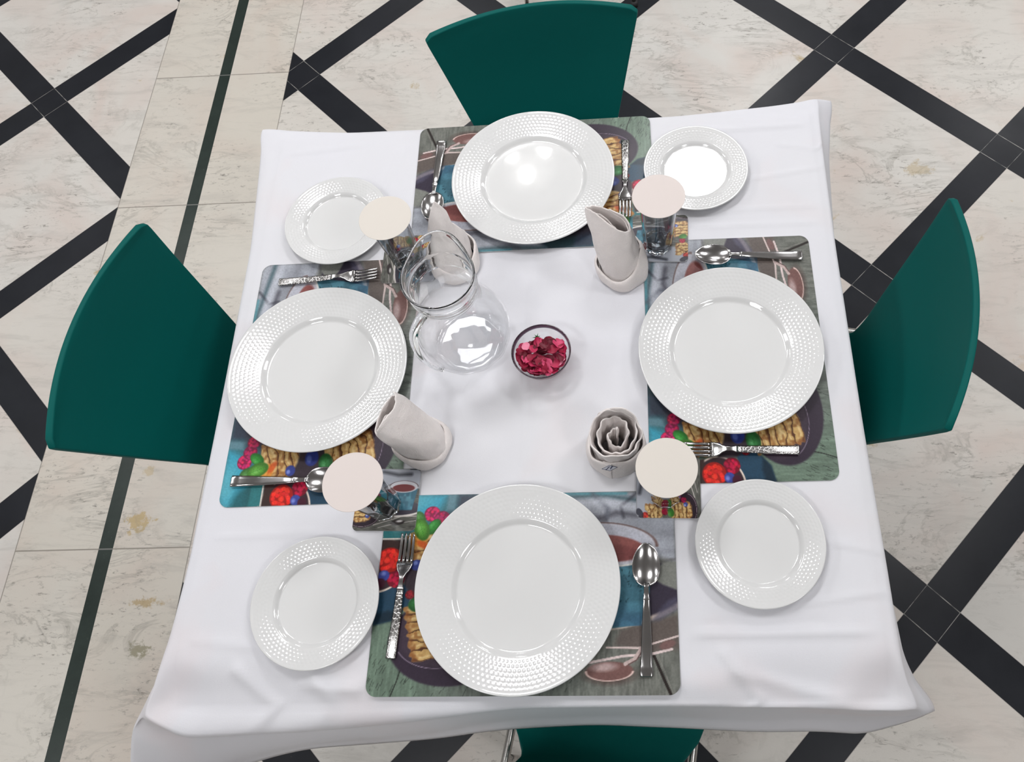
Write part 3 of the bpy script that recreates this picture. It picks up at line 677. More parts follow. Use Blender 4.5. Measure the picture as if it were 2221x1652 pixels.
def printed_board(name, cv, w_, h_, rad, th, mat):
    """flat board with rounded corners; picture carried by the fine top surface"""
    nx, ny = cv.nx, cv.ny; V = []; F = []; X = np.linspace(-w_ / 2, w_ / 2, nx); Y = np.linspace(-h_ / 2, h_ / 2, ny)
    def fit(x, y):
        ax, ay = abs(x) - (w_ / 2 - rad), abs(y) - (h_ / 2 - rad)
        if ax > 0 and ay > 0:
            m = max(ax, ay); L = math.hypot(ax, ay); k = m / L; ax, ay = ax * k, ay * k
            x = math.copysign(w_ / 2 - rad + ax, x); y = math.copysign(h_ / 2 - rad + ay, y)
        return x, y
    for j in range(ny):
        for i in range(nx): x, y = fit(X[i], Y[j]); V.append((x, y, th))
    for j in range(ny - 1):
        for i in range(nx - 1): a = j * nx + i; F.append((a, a + 1, a + 1 + nx, a + nx))
    nt_ = len(F)
    ring = [i for i in range(nx)] + [j * nx + nx - 1 for j in range(1, ny)] + [(ny - 1) * nx + i for i in range(nx - 2, -1, -1)] + [j * nx for j in range(ny - 2, 0, -1)]
    lo = []
    for a in ring: lo.append(len(V)); V.append((V[a][0], V[a][1], 0.0))
    n = len(ring)
    for k in range(n): F.append((ring[(k + 1) % n], ring[k], lo[k], lo[(k + 1) % n]))
    F.append(tuple(reversed(lo)))
    me = bpy.data.meshes.new(name); me.from_pydata(V, [], F); me.materials.append(mat); me.materials.append(M_MATEDGE)
    mi = np.zeros(len(F), np.int32); mi[nt_:] = 1; me.polygons.foreach_set('material_index', mi)
    col = np.full((len(V), 4), 0.8, np.float32); col[:, 3] = 1; col[:nx * ny, :3] = lin(cv.img.reshape(-1, 3)) * 0.9
    at = me.color_attributes.new('Col', 'FLOAT_COLOR', 'POINT'); at.data.foreach_set('color', col.ravel()); me.update()
    return me

GL = 'printed placemats around the table'
mm = printed_board('placemat', paint_mat(), 0.443, 0.289, 0.016, 0.0010, M_MAT)
MATS = [(-.3965, .0878, .0389 + PI / 2, 0.0006, 'picture placemat at the left seat, berries and mint leaf showing below the plate'),
        (.2824, .1253, .027 + PI / 2, 0.0006, 'picture placemat at the right seat, striped pancakes and wood print below the plate'),
        (-.0706, .4732, .044 + PI, 0.0017, 'picture placemat at the far seat, green wood corner upper right, teal cup print left'),
        (-.0394, -.2589, .0217, 0.0017, 'picture placemat at the near seat with full teal cup print beside the spoon')]
for x, y, a, z, lb in MATS:
    o = bpy.data.objects.new('placemat', mm); C.objects.link(o); o.location = (x, y, TZ + z); o.rotation_euler = (0, 0, a); tag(o, lb, 'placemat', GL)
cm = printed_board('coaster', paint_coaster(), 0.098, 0.098, 0.008, 0.0012, M_MAT)
COAST = [(-.2633, -.1253, .0041, 'square picture coaster under the near left glass'), (.1714, -.1034, -.0065 + PI / 2, 'square picture coaster under the near right glass, pancakes printed along its near edge'),
         (.1624, .3478, -.0154 + PI, 'square picture coaster under the far right glass'), (-.2815, .312, .02 - PI / 2, 'square picture coaster under the far left glass behind the pitcher')]
ZC = 0.0028
for x, y, a, lb in COAST:
    o = bpy.data.objects.new('coaster', cm); C.objects.link(o); o.location = (x, y, TZ + ZC); o.rotation_euler = (0, 0, a); tag(o, lb, 'coaster', 'square coasters under the glasses')
ZM = 0.0028   # top of the mats

# ------------------------------------------------------------------ plates with embossed honeycomb rims
def plate_mesh(name, R_, H_, well, ndots, rows):
    nseg = ndots * 6; prof = []
    zin = 0.0045
    # top surface from centre out
    for r in np.linspace(0, well * 0.94, 8): prof.append((r, zin))
    prof += [(well * 0.955, zin + 0.0001), (well * 0.97, zin + 0.0005), (well * 0.985, zin + 0.0013), (well, zin + 0.0024), (well + 0.0022, zin + 0.0038)]
    r0 = well + 0.0045; z0 = zin + 0.0056
    npr = rows * 6
    for i in range(npr + 1):
        t = i / npr; prof.append((r0 + (R_ - 0.0035 - r0) * t, z0 + (H_ - 0.0008 - z0) * (t ** 0.95)))
    rim_i = len(prof)
    prof += [(R_ - 0.0015, H_ - 0.0001), (R_ - 0.0004, H_ - 0.0006), (R_, H_ - 0.0016), (R_ - 0.0008, H_ - 0.0028)]
    prof += [(r0 + (R_ - r0) * 0.5, z0 + (H_ - z0) * 0.5 - 0.0042), (well * 0.98, 0.0030), (well * 0.90, 0.0012), (well * 0.88, 0.0), (well * 0.84, 0.0), (well * 0.82, 0.0018), (0, 0.0018)]
    a0, a1 = r0 + 0.0015, R_ - 0.0045
    def rf(r, z, t):
        if a0 < r < a1 and z > zin + 0.003:
            u = (r - a0) / (a1 - a0) * rows; i = math.floor(u); fu = u - i - 0.5
            fa = (t / (2 * PI) * ndots + 0.5 * (i % 2)) % 1.0 - 0.5
            d = math.sqrt(fu * fu + fa * fa); e = sstep(0, 0.8, u) * (1 - sstep(rows - 0.8, rows, u))
            z += 0.00027 * e * (1 - sstep(0.18, 0.44, d)) 
        return r, z
    V, F = lathe(prof, nseg, rf)
    # centre fans are fine at this density
    me = bpy.data.meshes.new(name); me.from_pydata(V, [], F); me.polygons.foreach_set('use_smooth', [True] * len(F)); me.materials.append(M_PORC)
    me.update()
    bm = bmesh.new(); bm.from_mesh(me); bmesh.ops.recalc_face_normals(bm, faces=bm.faces); bm.to_mesh(me); bm.free()
    return me
dp = plate_mesh('dinner_plate', 0.1496, 0.0215, 0.094, 112, 7)
sp = plate_mesh('side_plate', 0.0950, 0.0165, 0.060, 78, 5)
for x, y, z, a, lb in ((-.4054, .0943, ZM - .001, .1, 'large white dinner plate with dimpled rim on the left placemat'), (.2747, .1249, ZM - .001, .7, 'large white dinner plate with dimpled rim on the right placemat'),
                 (-.0688, .4757, ZM, .3, 'large white dinner plate with dimpled rim on the far placemat, by the top chair'), (-.0485, -.2553, ZM, 0, 'large white dinner plate with dimpled rim on the near placemat, largest in view')):
    o = bpy.data.objects.new('dinner_plate', dp); C.objects.link(o); o.location = (x, y, TZ + z); o.rotation_euler = (0, 0, a); tag(o, lb, 'plate', 'dinner plates with dimpled rims')
for x, y, a, lb in ((-.3459, -.2809, 0, 'small white side plate at the near left corner of the table'), (.3042, -.19, .4, 'small white side plate at the near right corner of the table'),
                 (.2283, .4918, .8, 'small white side plate behind the far right glass, lamps mirrored in it'), (-.4234, .3895, .2, 'small white side plate behind the far left glass')):
    o = bpy.data.objects.new('side_plate', sp); C.objects.link(o); o.location = (x, y, TZ + 0.0012); o.rotation_euler = (0, 0, a); tag(o, lb, 'plate', 'small side plates')

# ------------------------------------------------------------------ cutlery (local: +y from handle end to tip, origin at the handle end)
def ribbon(sec, nx=8, th=0.0016):
    """sec: rows of (y, z, halfwidth, dish) -> closed strip of thickness th"""
    V, F = [], []; n = len(sec); w_ = 2 * (nx + 1)
    for (y, z, hw, dish) in sec:
        for k in range(nx + 1):
            u = -1 + 2 * k / nx; V.append((u * hw, y, z - dish * (1 - u * u) + th * (0.5 if abs(u) < 0.99 else 0.25)))
        for k in range(nx, -1, -1):
            u = -1 + 2 * k / nx; V.append((u * hw, y, z - dish * (1 - u * u) - th * (0.5 if abs(u) < 0.99 else 0.25)))
    for i in range(n - 1):
        for k in range(w_):
            k2 = (k + 1) % w_; F.append((i * w_ + k, i * w_ + k2, (i + 1) * w_ + k2, (i + 1) * w_ + k))
    F.append(tuple(range(w_))[::-1]); F.append(tuple((n - 1) * w_ + k for k in range(w_)))
    return V, F
L_ = 0.185
def make_spoon(lb):
    t = thing('spoon', lb, 'spoon', (0, 0, 0), 0, 'steel table spoons')
    hs = [(0.0, .0030, .0086, 0), (.0015, .0034, .0092, 0), (.014, .0036, .0088, 0), (.016, .0029, .0086, 0), (.05, .0040, .0072, 0), (.085, .0062, .0056, 0), (.1015, .0080, .0047, 0), (.103, .0086, .0050, 0), (.1055, .0086, .0050, 0), (.107, .0080, .0044, 0), (.114, .0084, .0038, 0), (.121, .0086, .0034, 0), (.127, .0088, .0046, .0006)]
    mesh_obj('handle', *ribbon(hs, 6, 0.0022), M_STEEL, t)
    V, F = [], []; n, m = 40, 14; hw, hl = 0.0205, 0.0315; yc = .1535
    def egg(a): # outline, wider towards the handle
        x = hw * math.sin(a); y = -math.cos(a) * hl
        x *= (1 - 0.13 * (-math.cos(a))) ; return x, yc + y
    for lay, off in ((0, 0.0), (1, -0.0011)):
        for j in range(m + 1):
            rr = j / m
            for k in range(n):
                a = 2 * PI * k / n; x, y = egg(a); x, y = x * rr, yc + (y - yc) * rr
                zr = .0088 - 0.0012 * (y - yc) / hl * -1
                V.append((x, y, zr - 0.0072 * (1 - rr ** 2.2) + off * (1 if rr < 1 else 0.6)))
    for lay in (0, 1):
        b0 = lay * (m + 1) * n
        for j in range(m):
            for k in range(n):
                k2 = (k + 1) % n; q = (b0 + j * n + k, b0 + j * n + k2, b0 + (j + 1) * n + k2, b0 + (j + 1) * n + k); F.append(q if lay else q[::-1])
    b1 = m * n; b2 = (m + 1) * n + m * n
    for k in range(n): k2 = (k + 1) % n; F.append((b1 + k, b2 + k, b2 + k2, b1 + k2))
    mesh_obj('bowl', V, F, M_STEEL, t); return t
def make_fork(lb):
    t = thing('fork', lb, 'fork', (0, 0, 0), 0, 'steel forks with embossed handles')
    mesh_obj('handle', *ribbon([(0.0, .0024, .0070, 0), (.0012, .0030, .0074, 0), (.05, .0036, .0066, 0), (.088, .0054, .0054, 0), (.096, .0060, .0050, 0)], 6, 0.0024), M_FORKH, t)
    nk = [(.094, .0062, .0052, 0), (.098, .0068, .0052, 0), (.101, .0074, .0040, 0), (.107, .0082, .0032, 0), (.113, .0080, .0036, 0), (.119, .0066, .0062, .0003), (.124, .0052, .0098, .0008), (.130, .0040, .0118, .0012), (.136, .0034, .0123, .0013)]
    parts = [ribbon(nk, 12, 0.0017)]
    for k in range(4):
        cx = -.0093 + k * .0062
        sec = []
        for j in range(9):
            u = j / 8; y = .1355 + u * .0425; z = .0030 - .0006 * math.sin(u * PI) + .0050 * u * u
            sec.append((y, z, .00235 * (1 - 0.14 * u) if u < 0.95 else .0011, 0))
        V, F = ribbon(sec, 3, 0.0015); parts.append(([(x + cx * (1 - 0.04 * (y - .135) / .04), y, z) for x, y, z in V], F))
    mesh_obj('tines', *join(*parts), M_STEEL, t); return t

def aim(o, x0, y0, x1, y1, z): # handle end at 0, tip towards 1
    o.location = (x0, y0, TZ + z); o.rotation_euler = (0, 0, math.atan2(y1 - y0, x1 - x0) - PI / 2)
s0 = make_spoon('steel spoon on the near placemat, bowl pointing away')
aim(s0, .138, -.376, .1375, -.19, ZM)
for (x0, y0, x1, y1, lb) in ((.407, .307, .224, .308, 'steel spoon above the right dinner plate, bowl to the left'), (-.253, .574, -.2525, .40, 'steel spoon left of the far dinner plate'),
                             (-.518, -.0975, -.34, -.0955, 'steel spoon below the left dinner plate, bowl hidden under the paper glass cover')):
    o = dup(s0, (0, 0, 0), 0, lb); aim(o, x0, y0, x1, y1, ZM)
f0 = make_fork('steel fork on the near placemat, patterned handle towards the viewer'); aim(f0, -.2265, -.357, -.2215, -.18, ZM)
for (x0, y0, x1, y1, lb) in ((.374, -.0455, .20, -.0445, 'steel fork below the right dinner plate, tines to the left'), (.0985, .567, .1000, .39, 'steel fork right of the far dinner plate, shining white'),
                             (-.512, .2655, -.338, .2795, 'steel fork above the left dinner plate, dark tines to the right')):
    o = dup(f0, (0, 0, 0), 0, lb); aim(o, x0, y0, x1, y1, ZM)

# ------------------------------------------------------------------ tumblers with paper covers
GH = 0.1395 - ZC - 0.0012
def tumbler_mesh():
    def rf(r, z, t):
        k = 10; a = (t % (2 * PI / k)) - PI / k; c = math.cos(PI / k) / math.cos(a)     # flat facet
        e = (1 - sstep(0.052, 0.074, z + 0.012 * (abs(a) / (PI / k)) ** 1.5)) * (1 if r > 0.0205 + z * 0.04 + 0.0008 else 0.0)
        return r * (1 + (c - 1 + 0.015) * e * 1.6 - 0.0 * e), z
    out = [(0.0, .0008), (.019, .0006), (.0225, .0), (.0242, .0012), (.0250, .004)] + [(.0250 + .0072 * t, .004 + (GH - .004) * t) for t in np.linspace(0.04, 0.985, 22)] + [(.0322, GH - .0006), (.0316, GH), (.0309, GH - .0006)]
    inn = [(.0305 - .0065 * t, GH - .004 - (GH - .018) * t) for t in np.linspace(0, 1, 16)] + [(.022, .0115), (.016, .0100), (0, .0095)]
    V, F = lathe(out + inn, 80, rf)
    me = bpy.data.meshes.new('glass_body'); me.from_pydata(V, [], F); me.polygons.foreach_set('use_smooth', [True] * len(F)); me.materials.append(M_GLASS_HALF); me.update()
    return me
tm = tumbler_mesh()
capm = bpy.data.meshes.new('paper_cover'); V, F = lathe([(0, 0), (.0420, 0), (.0424, .0004), (.0420, .0008), (0, .0008)], 96); capm.from_pydata(V, [], F); capm.materials.append(M_PAPER); capp = capm.copy(); capp.materials[0] = M_PAPER2
for (x, y, a, lb, lc) in ((-.2647, -.1354, .2, 'ribbed clear drinking glass at the near left, under a paper disc', 'round pale pink paper cover on the near left glass'),
                    (.1665, -.1143, 0, 'ribbed clear drinking glass at the near right, almost hidden by its disc', 'round cream paper cover on the near right glass'),
                    (.1588, .3341, .1, 'ribbed clear drinking glass at the far right, seen from the side', 'round pale pink paper cover on the far right glass'),
                    (-.2797, .301, .3, 'ribbed clear drinking glass at the far left beside the pitcher', 'round cream paper cover on the far left glass')):
    o = bpy.data.objects.new('drinking_glass', tm); C.objects.link(o); o.location = (x, y, TZ + ZC + 0.0012); o.rotation_euler = (0, 0, a); tag(o, lb, 'glass', 'ribbed drinking glasses')
    p = bpy.data.objects.new('paper_cover', capp if 'pink' in lc else capm); C.objects.link(p); p.location = (x, y, TZ + ZC + 0.0012 + GH); tag(p, lc, 'glass cover', 'paper discs on the glasses')

# ------------------------------------------------------------------ glass pitcher
def pitcher():
    t = thing('glass_pitcher', 'clear glass pitcher with bulbous body and strap handle left of the petal bowl', 'pitcher', (-.157, .145, TZ + 0.0014))
    H = 0.214; S = math.radians(97)           # spout direction
    def rf_(wall):
        def rf(r, z, a):
            e = sstep(0.178, H, z)
            d = math.cos(a - S); k = max(0, d) ** 5
            rr = r * (1 + 0.34 * e * k - 0.04 * e * (1 - k)); zz = z + 0.004 * e * k
            if z < 0.060 and r < 0.072 and wall < 0.5: rr *= 1 + 0.012 * math.cos(12 * a) * sstep(0.0, .02, r)
            return rr, zz
        return rf
    out = [(0, .0014), (.034, .0012), (.046, .0), (.052, .0012), (.060, .008), (.0685, .022), (.0740, .040), (.0752, .055), (.0735, .072), (.0675, .095), (.0590, .118), (.0515, .140), (.0482, .158), (.0480, .172), (.0505, .180), (.0522, .186), (.0512, .192), (.0520, .200), (.0545, .208), (.0560, .2125), (.0560, .2145), (.0545, .2155), (.0530, .2145)]
    inn = [(.0515, .208), (.0492, .198), (.0480, .186), (.0458, .176), (.0456, .160), (.0490, .140), (.0565, .118), (.0650, .095), (.0710, .072), (.0727, .055), (.0715, .040), (.066, .023), (.057, .0105), (.046, .0065), (.020, .0055), (0, .0055)]
    pr = crom(out + inn, 150)
    pr[0, 0] = 0; pr[-1, 0] = 0; pr[:, 0] = np.maximum(pr[:, 0], 0)
    mesh_obj('body', *lathe([tuple(p) for p in pr], 128, rf_(0)), M_GLASS_THIN, t)
    bd = t.children[0].data; bd.materials.append(M_GLASS)
    for pl in bd.polygons:
        if pl.center[2] > 0.168: pl.material_index = 1
    # strap handle
    A = math.radians(-117); c, s = math.cos(A), math.sin(A)
    pts = [(.0500, .183), (.062, .184), (.080, .176), (.0900, .152), (.0925, .122), (.0895, .090), (.0830, .062), (.0765, .045), (.0745, .038)]
    cp = crom(pts, 44); path = [(c * r, s * r, z) for r, z in cp]
    wd = [0.0085 - 0.0035 * (i / 43) for i in range(44)]; tk = [0.0035] * 44
    V, F = tube(path, wd, 14, True, tk, up=Vector((c, s, 0.02)))
    mesh_obj('handle', V, F, M_GLASS, t)
    return t
pitcher()

# ------------------------------------------------------------------ petal bowl
BX, BY = -.030, .107
bt = thing('petal_bowl', 'small round glass bowl with dark rim holding pink flower petals at the table centre', 'bowl', (BX, BY, TZ + 0.001))
pr = [(0, .001), (.016, .001), (.020, 0), (.022, .001), (.028, .006), (.037, .017), (.0435, .030), (.0468, .0415)]
pi_ = [(.0444, .0415), (.0412, .030), (.0350, .0185), (.026, .0085), (.018, .0045), (0, .004)]
mesh_obj('bowl', *lathe([tuple(p) for p in crom(pr, 40)] + [tuple(p) for p in crom(pi_, 34)], 96), M_GLASS_THIN, bt)
mesh_obj('rim', *lathe([(.0444, .0415), (.0468, .0415), (.0478, .0445), (.0482, .0470), (.0474, .0480), (.0462, .0470), (.0452, .0445)], 96, None, True), M_GLASS_DK, bt)
rp_ = random.Random(11)
pmats = [simple('pink_petal', c, 0.55, Subsurface_Weight=0.0) for c in ((0.50, 0.020, 0.085), (0.30, 0.008, 0.040), (0.68, 0.065, 0.170), (0.14, 0.003, 0.018), (0.80, 0.24, 0.36))]  # petal tones vary; the darkest reds paint in the shade of the gaps
def petal_mesh(i):
    q = random.Random(i); L, W = q.uniform(.014, .020), q.uniform(.014, .019); n, m = 9, 7; V, F = [], []
    cu, cv, fold = q.uniform(-.25, .45), q.uniform(.15, .6), q.uniform(-.3, .3)
    for j in range(n + 1):
        v = j / n; hw = W / 2 * (math.sin(PI * min(1, v * 0.78 + 0.12)) ** 0.7) * (1 - 0.5 * sstep(.85, 1, v))
        for k in range(m + 1):
            u = -1 + 2 * k / m; x = u * hw; y = (v - .5) * L + 0.0012 * math.sin(u * 5 + i) * v
            z = cv * (x * x) / W * 1.6 + cu * ((v - .5) ** 2) * L * 1.2 + .0007 * math.sin(9 * v + 4 * u + i) + fold * 0.002 * u * v
            V.append((x, y, z))
    for j in range(n):
        for k in range(m): a = j * (m + 1) + k; F.append((a, a + 1, a + m + 2, a + m + 1))
    me = bpy.data.meshes.new('petal'); me.from_pydata(V, [], F); me.polygons.foreach_set('use_smooth', [True] * len(F)); return me
variants = []
for i in range(10):
    me = petal_mesh(i); me.materials.append(pmats[(0, 2, 1, 3, 4, 2, 3, 0, 1, 0)[i]]); variants.append(me)
np_ = 0
for lay, (nn, rad, z) in enumerate(((7, .016, .0105), (14, .027, .0175), (20, .034, .0240), (26, .0395, .0305), (26, .0405, .0355), (16, .034, .0395), (9, .020, .0425))):
    for k in range(nn):
        wall = lay >= 1 and lay <= 4 and rp_.random() < 0.62
        a = 2 * PI * (k + rp_.random() * .8) / nn + lay; r = rad * (0.45 + 0.55 * math.sqrt(rp_.random())) if lay else rad * rp_.random()
        x, y = r * math.cos(a), r * math.sin(a)
        if lay >= 2 and y > .020: y -= .016 if y > .027 else .008
        o = bpy.data.objects.new('flower_petal', variants[rp_.randrange(10)]); C.objects.link(o)
        o.location = (BX + x, BY + y - .001, TZ + z + rp_.uniform(-.001, .001))
        tl = .75 if r > rad * .7 else .4
        o.rotation_euler = (rp_.uniform(-.6, .6), rp_.uniform(-.6, .6), rp_.random() * 6.28)
        rin = float(np.interp(z + .003, [.004, .0085, .0185, .030, .0415], [.018, .026, .0350, .0412, .0444]))
        if wall:      # leaning on the glass wall
            tl = math.radians(rp_.uniform(35, 62)); rw = rin - .0035 - .006 * math.cos(tl)
            if math.sin(a) > 0.45 and z > .022: bpy.data.objects.remove(o); continue
            o.location = (BX + rw * math.cos(a), BY + rw * math.sin(a), TZ + z + .004)
            o.rotation_euler = (Matrix.Rotation(a, 3, 'Z') @ Matrix.Rotation(-tl, 3, 'Y') @ Matrix.Rotation(rp_.random() * 6.28, 3, 'Z')).to_euler()
        else:
            rr_ = min(math.hypot(x, y), rin - .0105); ang = math.atan2(y, x)
            o.location = (BX + rr_ * math.cos(ang), BY + rr_ * math.sin(ang), TZ + z + rp_.uniform(-.001, .002))
        tag(o, 'crimson pink flower petal heaped in the small glass bowl', 'petal', 'pink petals in the glass bowl'); np_ += 1
V, F = join(*[(lambda a, l: ([(0.0012 * math.cos(a + 1.57), 0.0012 * math.sin(a + 1.57), 0), (l * math.cos(a), l * math.sin(a), .002), (-0.0012 * math.cos(a + 1.57), -0.0012 * math.sin(a + 1.57), 0), (l * .5 * math.cos(a), l * .5 * math.sin(a), -.0012)], [(0, 1, 2), (0, 3, 1), (1, 3, 2), (0, 2, 3)]))(a, l) for a, l in ((0.2, .006), (1.3, .007), (2.4, .006), (3.4, .008), (4.6, .005), (5.5, .006))])
tag(mesh_obj('flower_sepal', V, F, M_LEAF, loc=(BX - .009, BY + .0275, TZ + .0425)), 'tiny green leaf tip among the pink petals in the bowl', 'leaf')

# ------------------------------------------------------------------ rolled napkins
def napkin(lb, x, y, rb, rt, hmin, hmax, tip, lean, turns, seed, r_in=0.006, cuff=0.035, cuffs=0.016, pw=1.6, open_=0.0, start=0.0, bend=1.6, sq=(1.0, 1.0, 0.0), rough=1.0):
    t = thing('rolled_napkin', lb, 'napkin', (x, y, TZ + 0.0012), 0, 'rolled cloth napkins')
    q = random.Random(seed)
    n = int(turns * 56); m = 26; V, F = [], []
    for i in range(n + 1):
        ph = turns * 2 * PI * i / n; u = i / n
        a = ph + start
        kk = ((1 + math.cos(a - tip)) / 2) ** pw
        Ht = hmin + (hmax - hmin) * kk * (0.55 + 0.45 * u) - 0.012 * (1 - u) + 0.0035 * rough * math.sin(a * 2.3 + seed) + .002 * mnoise.noise(Vector((a * 3, seed, 0)))
        for j in range(m + 1):
            v = j / m; z = v * Ht
            R0 = rb * (1 - v) + rt * v
            R0 *= 1 - 0.05 * math.sin(PI * v) + open_ * max(0, v - .6) ** 2
            u1 = (turns - 1.05) / turns
            rr = r_in + (R0 * 0.93 - r_in) * min(1, u / u1) ** 0.8 + R0 * 0.07 * max(0, (u - u1) / (1 - u1))
            # pinch towards the tip so that the point closes
            zz = z / hmax
            rr *= 1 - 0.30 * sstep(.72, 1.0, zz) * kk
            wob = 0.0030 * rough * mnoise.noise(Vector((math.cos(a) * 1.7 + seed, math.sin(a) * 1.7, z * 26))) + 0.0018 * rough * mnoise.noise(Vector((math.cos(a) * 3.5 + seed, math.sin(a) * 3.5, z * 50 + a)))
            rr += wob
            lx, ly = lean[0] * zz ** bend, lean[1] * zz ** bend
            e_ = sstep(.25, .95, zz); ca, sa = math.cos(sq[2]), math.sin(sq[2])
            px, py = rr * math.cos(a), rr * math.sin(a); p_, q_ = px * ca + py * sa, -px * sa + py * ca
            p_ *= 1 + (sq[0] - 1) * e_; q_ *= 1 + (sq[1] - 1) * e_
            V.append((p_ * ca - q_ * sa + lx, p_ * sa + q_ * ca + ly, z))
    for i in range(n):
        for j in range(m): p = i * (m + 1) + j; F.append((p, p + m + 1, p + m + 2, p + 1))
    o = mesh_obj('roll', V, F, M_NAP, t); s_ = o.modifiers.new('thick', 'SOLIDIFY'); s_.thickness = 0.0026; s_.offset = 0; o.modifiers.new('sub', 'SUBSURF').render_levels = 1
    # turned-up cuff around the foot
    V, F = [], []; n = 110; prof = [(-.0035, cuff * .55), (-.0006, .0015), (.0016, .0), (.0034, .004), (.0044, .30), (.0040, .65), (.0022, .95), (.0006, 1.0), (-.0014, .96)]
    a0 = tip + PI * 0.9
    for i in range(n + 1):
        a = a0 + 2.12 * PI * i / n; hh = cuff + cuffs * math.cos(a - a0 - 0.7) * 0.9 + .003 * math.sin(3 * a + seed)
        for k, (dr, zf) in enumerate(prof):
            z = zf if k < 4 else zf * hh
            rr = rb + dr + 0.0016 * i / n + 0.0042 * mnoise.noise(Vector((math.cos(a) * 1.6, math.sin(a) * 1.6 + seed, z * 26)))
            zz = z / hmax
            V.append((rr * math.cos(a) + lean[0] * zz ** bend, rr * math.sin(a) + lean[1] * zz ** bend, z))
    k_ = len(prof)
    for i in range(n):
        for j in range(k_ - 1): p = i * k_ + j; F.append((p, p + k_, p + k_ + 1, p + 1))
    o = mesh_obj('cuff', V, F, M_NAP, t); s_ = o.modifiers.new('thick', 'SOLIDIFY'); s_.thickness = 0.0018; s_.offset = 0; o.modifiers.new('sub', 'SUBSURF').render_levels = 1
    return t
napkin('rolled beige napkin with a pointed top leaning left, beside the far right glass', .098, .284, .0385, .0385, .106, .134, math.radians(205), (-.030, .036), 2.2, 3, r_in=.006, sq=(1.12, .50, math.radians(150)), cuff=.036, bend=1.2, pw=1.0)
napkin('rolled beige napkin leaning towards the left dinner plate', -.213, -.035, .0375, .036, .100, .120, math.radians(-30), (-.036, .014), 2.2, 7, cuff=.028, r_in=.006, sq=(1.08, .45, math.radians(75)), bend=1.2, pw=1.0)
nb = napkin('rolled beige napkin opened like a rose with a small printed tag', .091, -.046, .0405, .037, .080, .108, math.radians(80), (.004, .004), 3.3, 12, r_in=.002, open_=0.5, cuff=.046, start=.5, rough=1.7, pw=1.2)
napkin('rolled beige napkin with a pointed top behind the glass pitcher', -.200, .300, .039, .034, .050, .136, math.radians(-80), (-.006, .052), 1.9, 21, r_in=.010, sq=(.62, .7, 0.1), pw=1.5, bend=1.15)
# small woven label on the rose napkin: diamond outline around two strokes
lab = mesh_obj('label', *lathe([(0, 0), (.001, 0)], 4), M_TAG, nb)
def diamond(w_, h_, y): return [(-w_, 0, y), (0, -h_, y), (w_, 0, y), (0, h_, y)]
V = [(p[0], p[1], 0) for p in diamond(.0115, .0055, 0)] + [(p[0], p[1], .0005) for p in diamond(.0115, .0055, 0)]
F = [(3, 2, 1, 0), (4, 5, 6, 7)] + [(k, (k + 1) % 4, 4 + (k + 1) % 4, 4 + k) for k in range(4)]
me = bpy.data.meshes.new('label'); me.from_pydata(V, [], F); me.materials.append(M_TAG); lab.data = me
lab.location = (-.007, -.0440, .056); lab.rotation_euler = (math.radians(58), 0, math.radians(6)); lab['label'] = 'small diamond-shaped printed tag'
def strokes():
    S = []
    o_ = [(-.0115, 0), (0, -.0055), (.0115, 0), (0, .0055), (-.0115, 0)]
    segs = list(zip(o_[:-1], o_[1:])) + [((-.0045, -.0022), (-.0010, .0024)), ((-.0010, .0024), (.0006, .0022)), ((-.0060, -.0018), (-.0045, -.0022)), ((.0010, -.0024), (.0030, .0024)), ((.0030, .0024), (.0052, .0022)), ((.0020, .0002), (.0040, .0002))]
    for n_, ((x0, y0), (x1, y1)) in enumerate(segs):
        wd = .00022 if n_ < 4 else .0005
        L = math.hypot(x1 - x0, y1 - y0); nx, ny = -(y1 - y0) / L * wd, (x1 - x0) / L * wd
        p = [(x0 + nx, y0 + ny), (x0 - nx, y0 - ny), (x1 - nx, y1 - ny), (x1 + nx, y1 + ny)]
        S.append(([(a, b, .0005) for a, b in p] + [(a, b, .0008) for a, b in p], [(0, 1, 2, 3), (7, 6, 5, 4), (0, 4, 5, 1), (1, 5, 6, 2), (2, 6, 7, 3), (3, 7, 4, 0)]))
    return join(*S)
mesh_obj('logo', *strokes(), M_INK, lab, smooth=False)

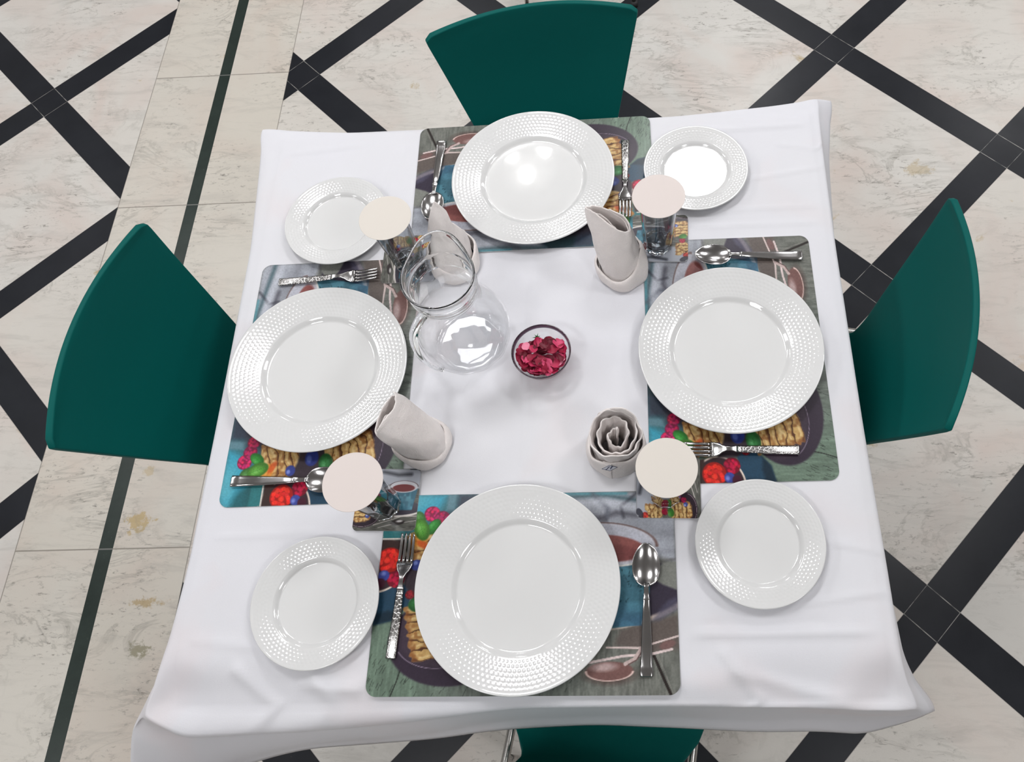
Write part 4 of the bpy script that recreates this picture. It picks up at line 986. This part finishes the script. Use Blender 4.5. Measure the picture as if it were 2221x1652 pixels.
# ------------------------------------------------------------------ chairs (local: back at y=0, seat towards +y)
def chair():
    t = thing('dining_chair', '', 'chair', (0, 0, 0), 0, 'teal plastic shell chairs around the table')
    path = crom([(0.000, .850), (.012, .770), (.026, .690), (.040, .610), (.052, .540), (.066, .490), (.090, .462), (.125, .452), (.200, .447), (.290, .447), (.370, .452), (.425, .450), (.455, .436)], 90)
    d = np.r_[0, np.cumsum(np.hypot(*np.diff(path, axis=0).T))]; Lt = d[-1]
    # shell half width along the path
    hs = [0, .18, .31, .365, .385, .41, .45, .53, .63, .74, Lt]; hw = [.207, .165, .134, .125, .128, .141, .167, .191, .202, .199, .186]
    V, F = [], []; nu = 36
    for j in range(len(path)):
        y, z = path[j]; w0 = interp(d[j], hs, hw)
        cr = 0.016; e = min(d[j], Lt - d[j])
        if e < cr: w0 -= cr - math.sqrt(max(0, cr * cr - (cr - e) ** 2))
        fb = 1 - sstep(.0, .42, d[j]); fs = sstep(.40, .5, d[j])
        for k in range(nu + 1):
            u = -1 + 2 * k / nu; x = u * w0; q = 1 - u * u
            yy = y - (.004 + .027 * fb) * q * (1 - fs); zz = z + .010 * q * (1 - sstep(0, .12, d[j])) - .010 * q * fs
            V.append((x, yy, zz))
    for j in range(len(path) - 1):
        for k in range(nu): a = j * (nu + 1) + k; F.append((a, a + nu + 1, a + nu + 2, a + 1))
    o = mesh_obj('shell', V, F, M_CHAIR, t)
    s_ = o.modifiers.new('thick', 'SOLIDIFY'); s_.thickness = .011; s_.offset = 0
    b_ = o.modifiers.new('round', 'BEVEL'); b_.width = .0045; b_.segments = 3; b_.limit_method = 'ANGLE'; b_.angle_limit = math.radians(50)
    # tubular under-frame
    zf = .430; r = .0075
    pts = [(-.160, .40, zf), (-.160, .08, zf), (-.160, .045, zf), (-.150, .030, zf), (-.13, .026, zf), (.13, .026, zf), (.150, .030, zf), (.160, .045, zf), (.160, .08, zf), (.160, .40, zf)]
    V1 = tube(crom(pts, 90), r, 12); V2 = tube([(-.165, .38, zf), (.165, .38, zf)], r, 12)
    mesh_obj('frame', *join(V1, V2), M_CHROME, t)
    for sx in (-1, 1):
        for y0, y1 in ((.38, .405), (.055, .020)):
            lg = mesh_obj('leg', *tube([(sx * .160, y0, zf), (sx * .172, (y0 * 2 + y1) / 3, .28), (sx * .186, y1, .012)], r, 12), M_CHROME, t)
            mesh_obj('foot_cap', *tube([(sx * .1858, y1, .020), (sx * .187, y1, 0.0)], .0125, 14), M_RUBBER, lg)
    return t
ch = chair()
def put(o, x, y, deg, lb): o.location = (x, y, 0); o.rotation_euler = (0, 0, math.radians(deg)); o['label'] = lb
put(ch, -.0785, .773, 188.7, 'teal plastic chair at the far side of the table, top of the photo')
for x, y, dg, lb in ((-.740, .132, -95.2, 'teal plastic chair at the left side of the table, broad back fully visible'), (.604, .158, 80.5, 'teal plastic chair at the right side of the table, seen edge-on with curved rim'),
                     (.0400, -.581, -8.2, 'teal plastic chair at the near side, only part of its seat below the tablecloth hem')):
    put(dup(ch, (0, 0, 0), 0, lb), x, y, dg, lb)
n = dup(ch, (0, 0, 0), 0, 'chair standing behind the far chair, only a steel leg and black foot in view'); put(n, -.095, 1.83 - .03, 1.5, n['label']); n['group'] = 'chairs beyond the table'
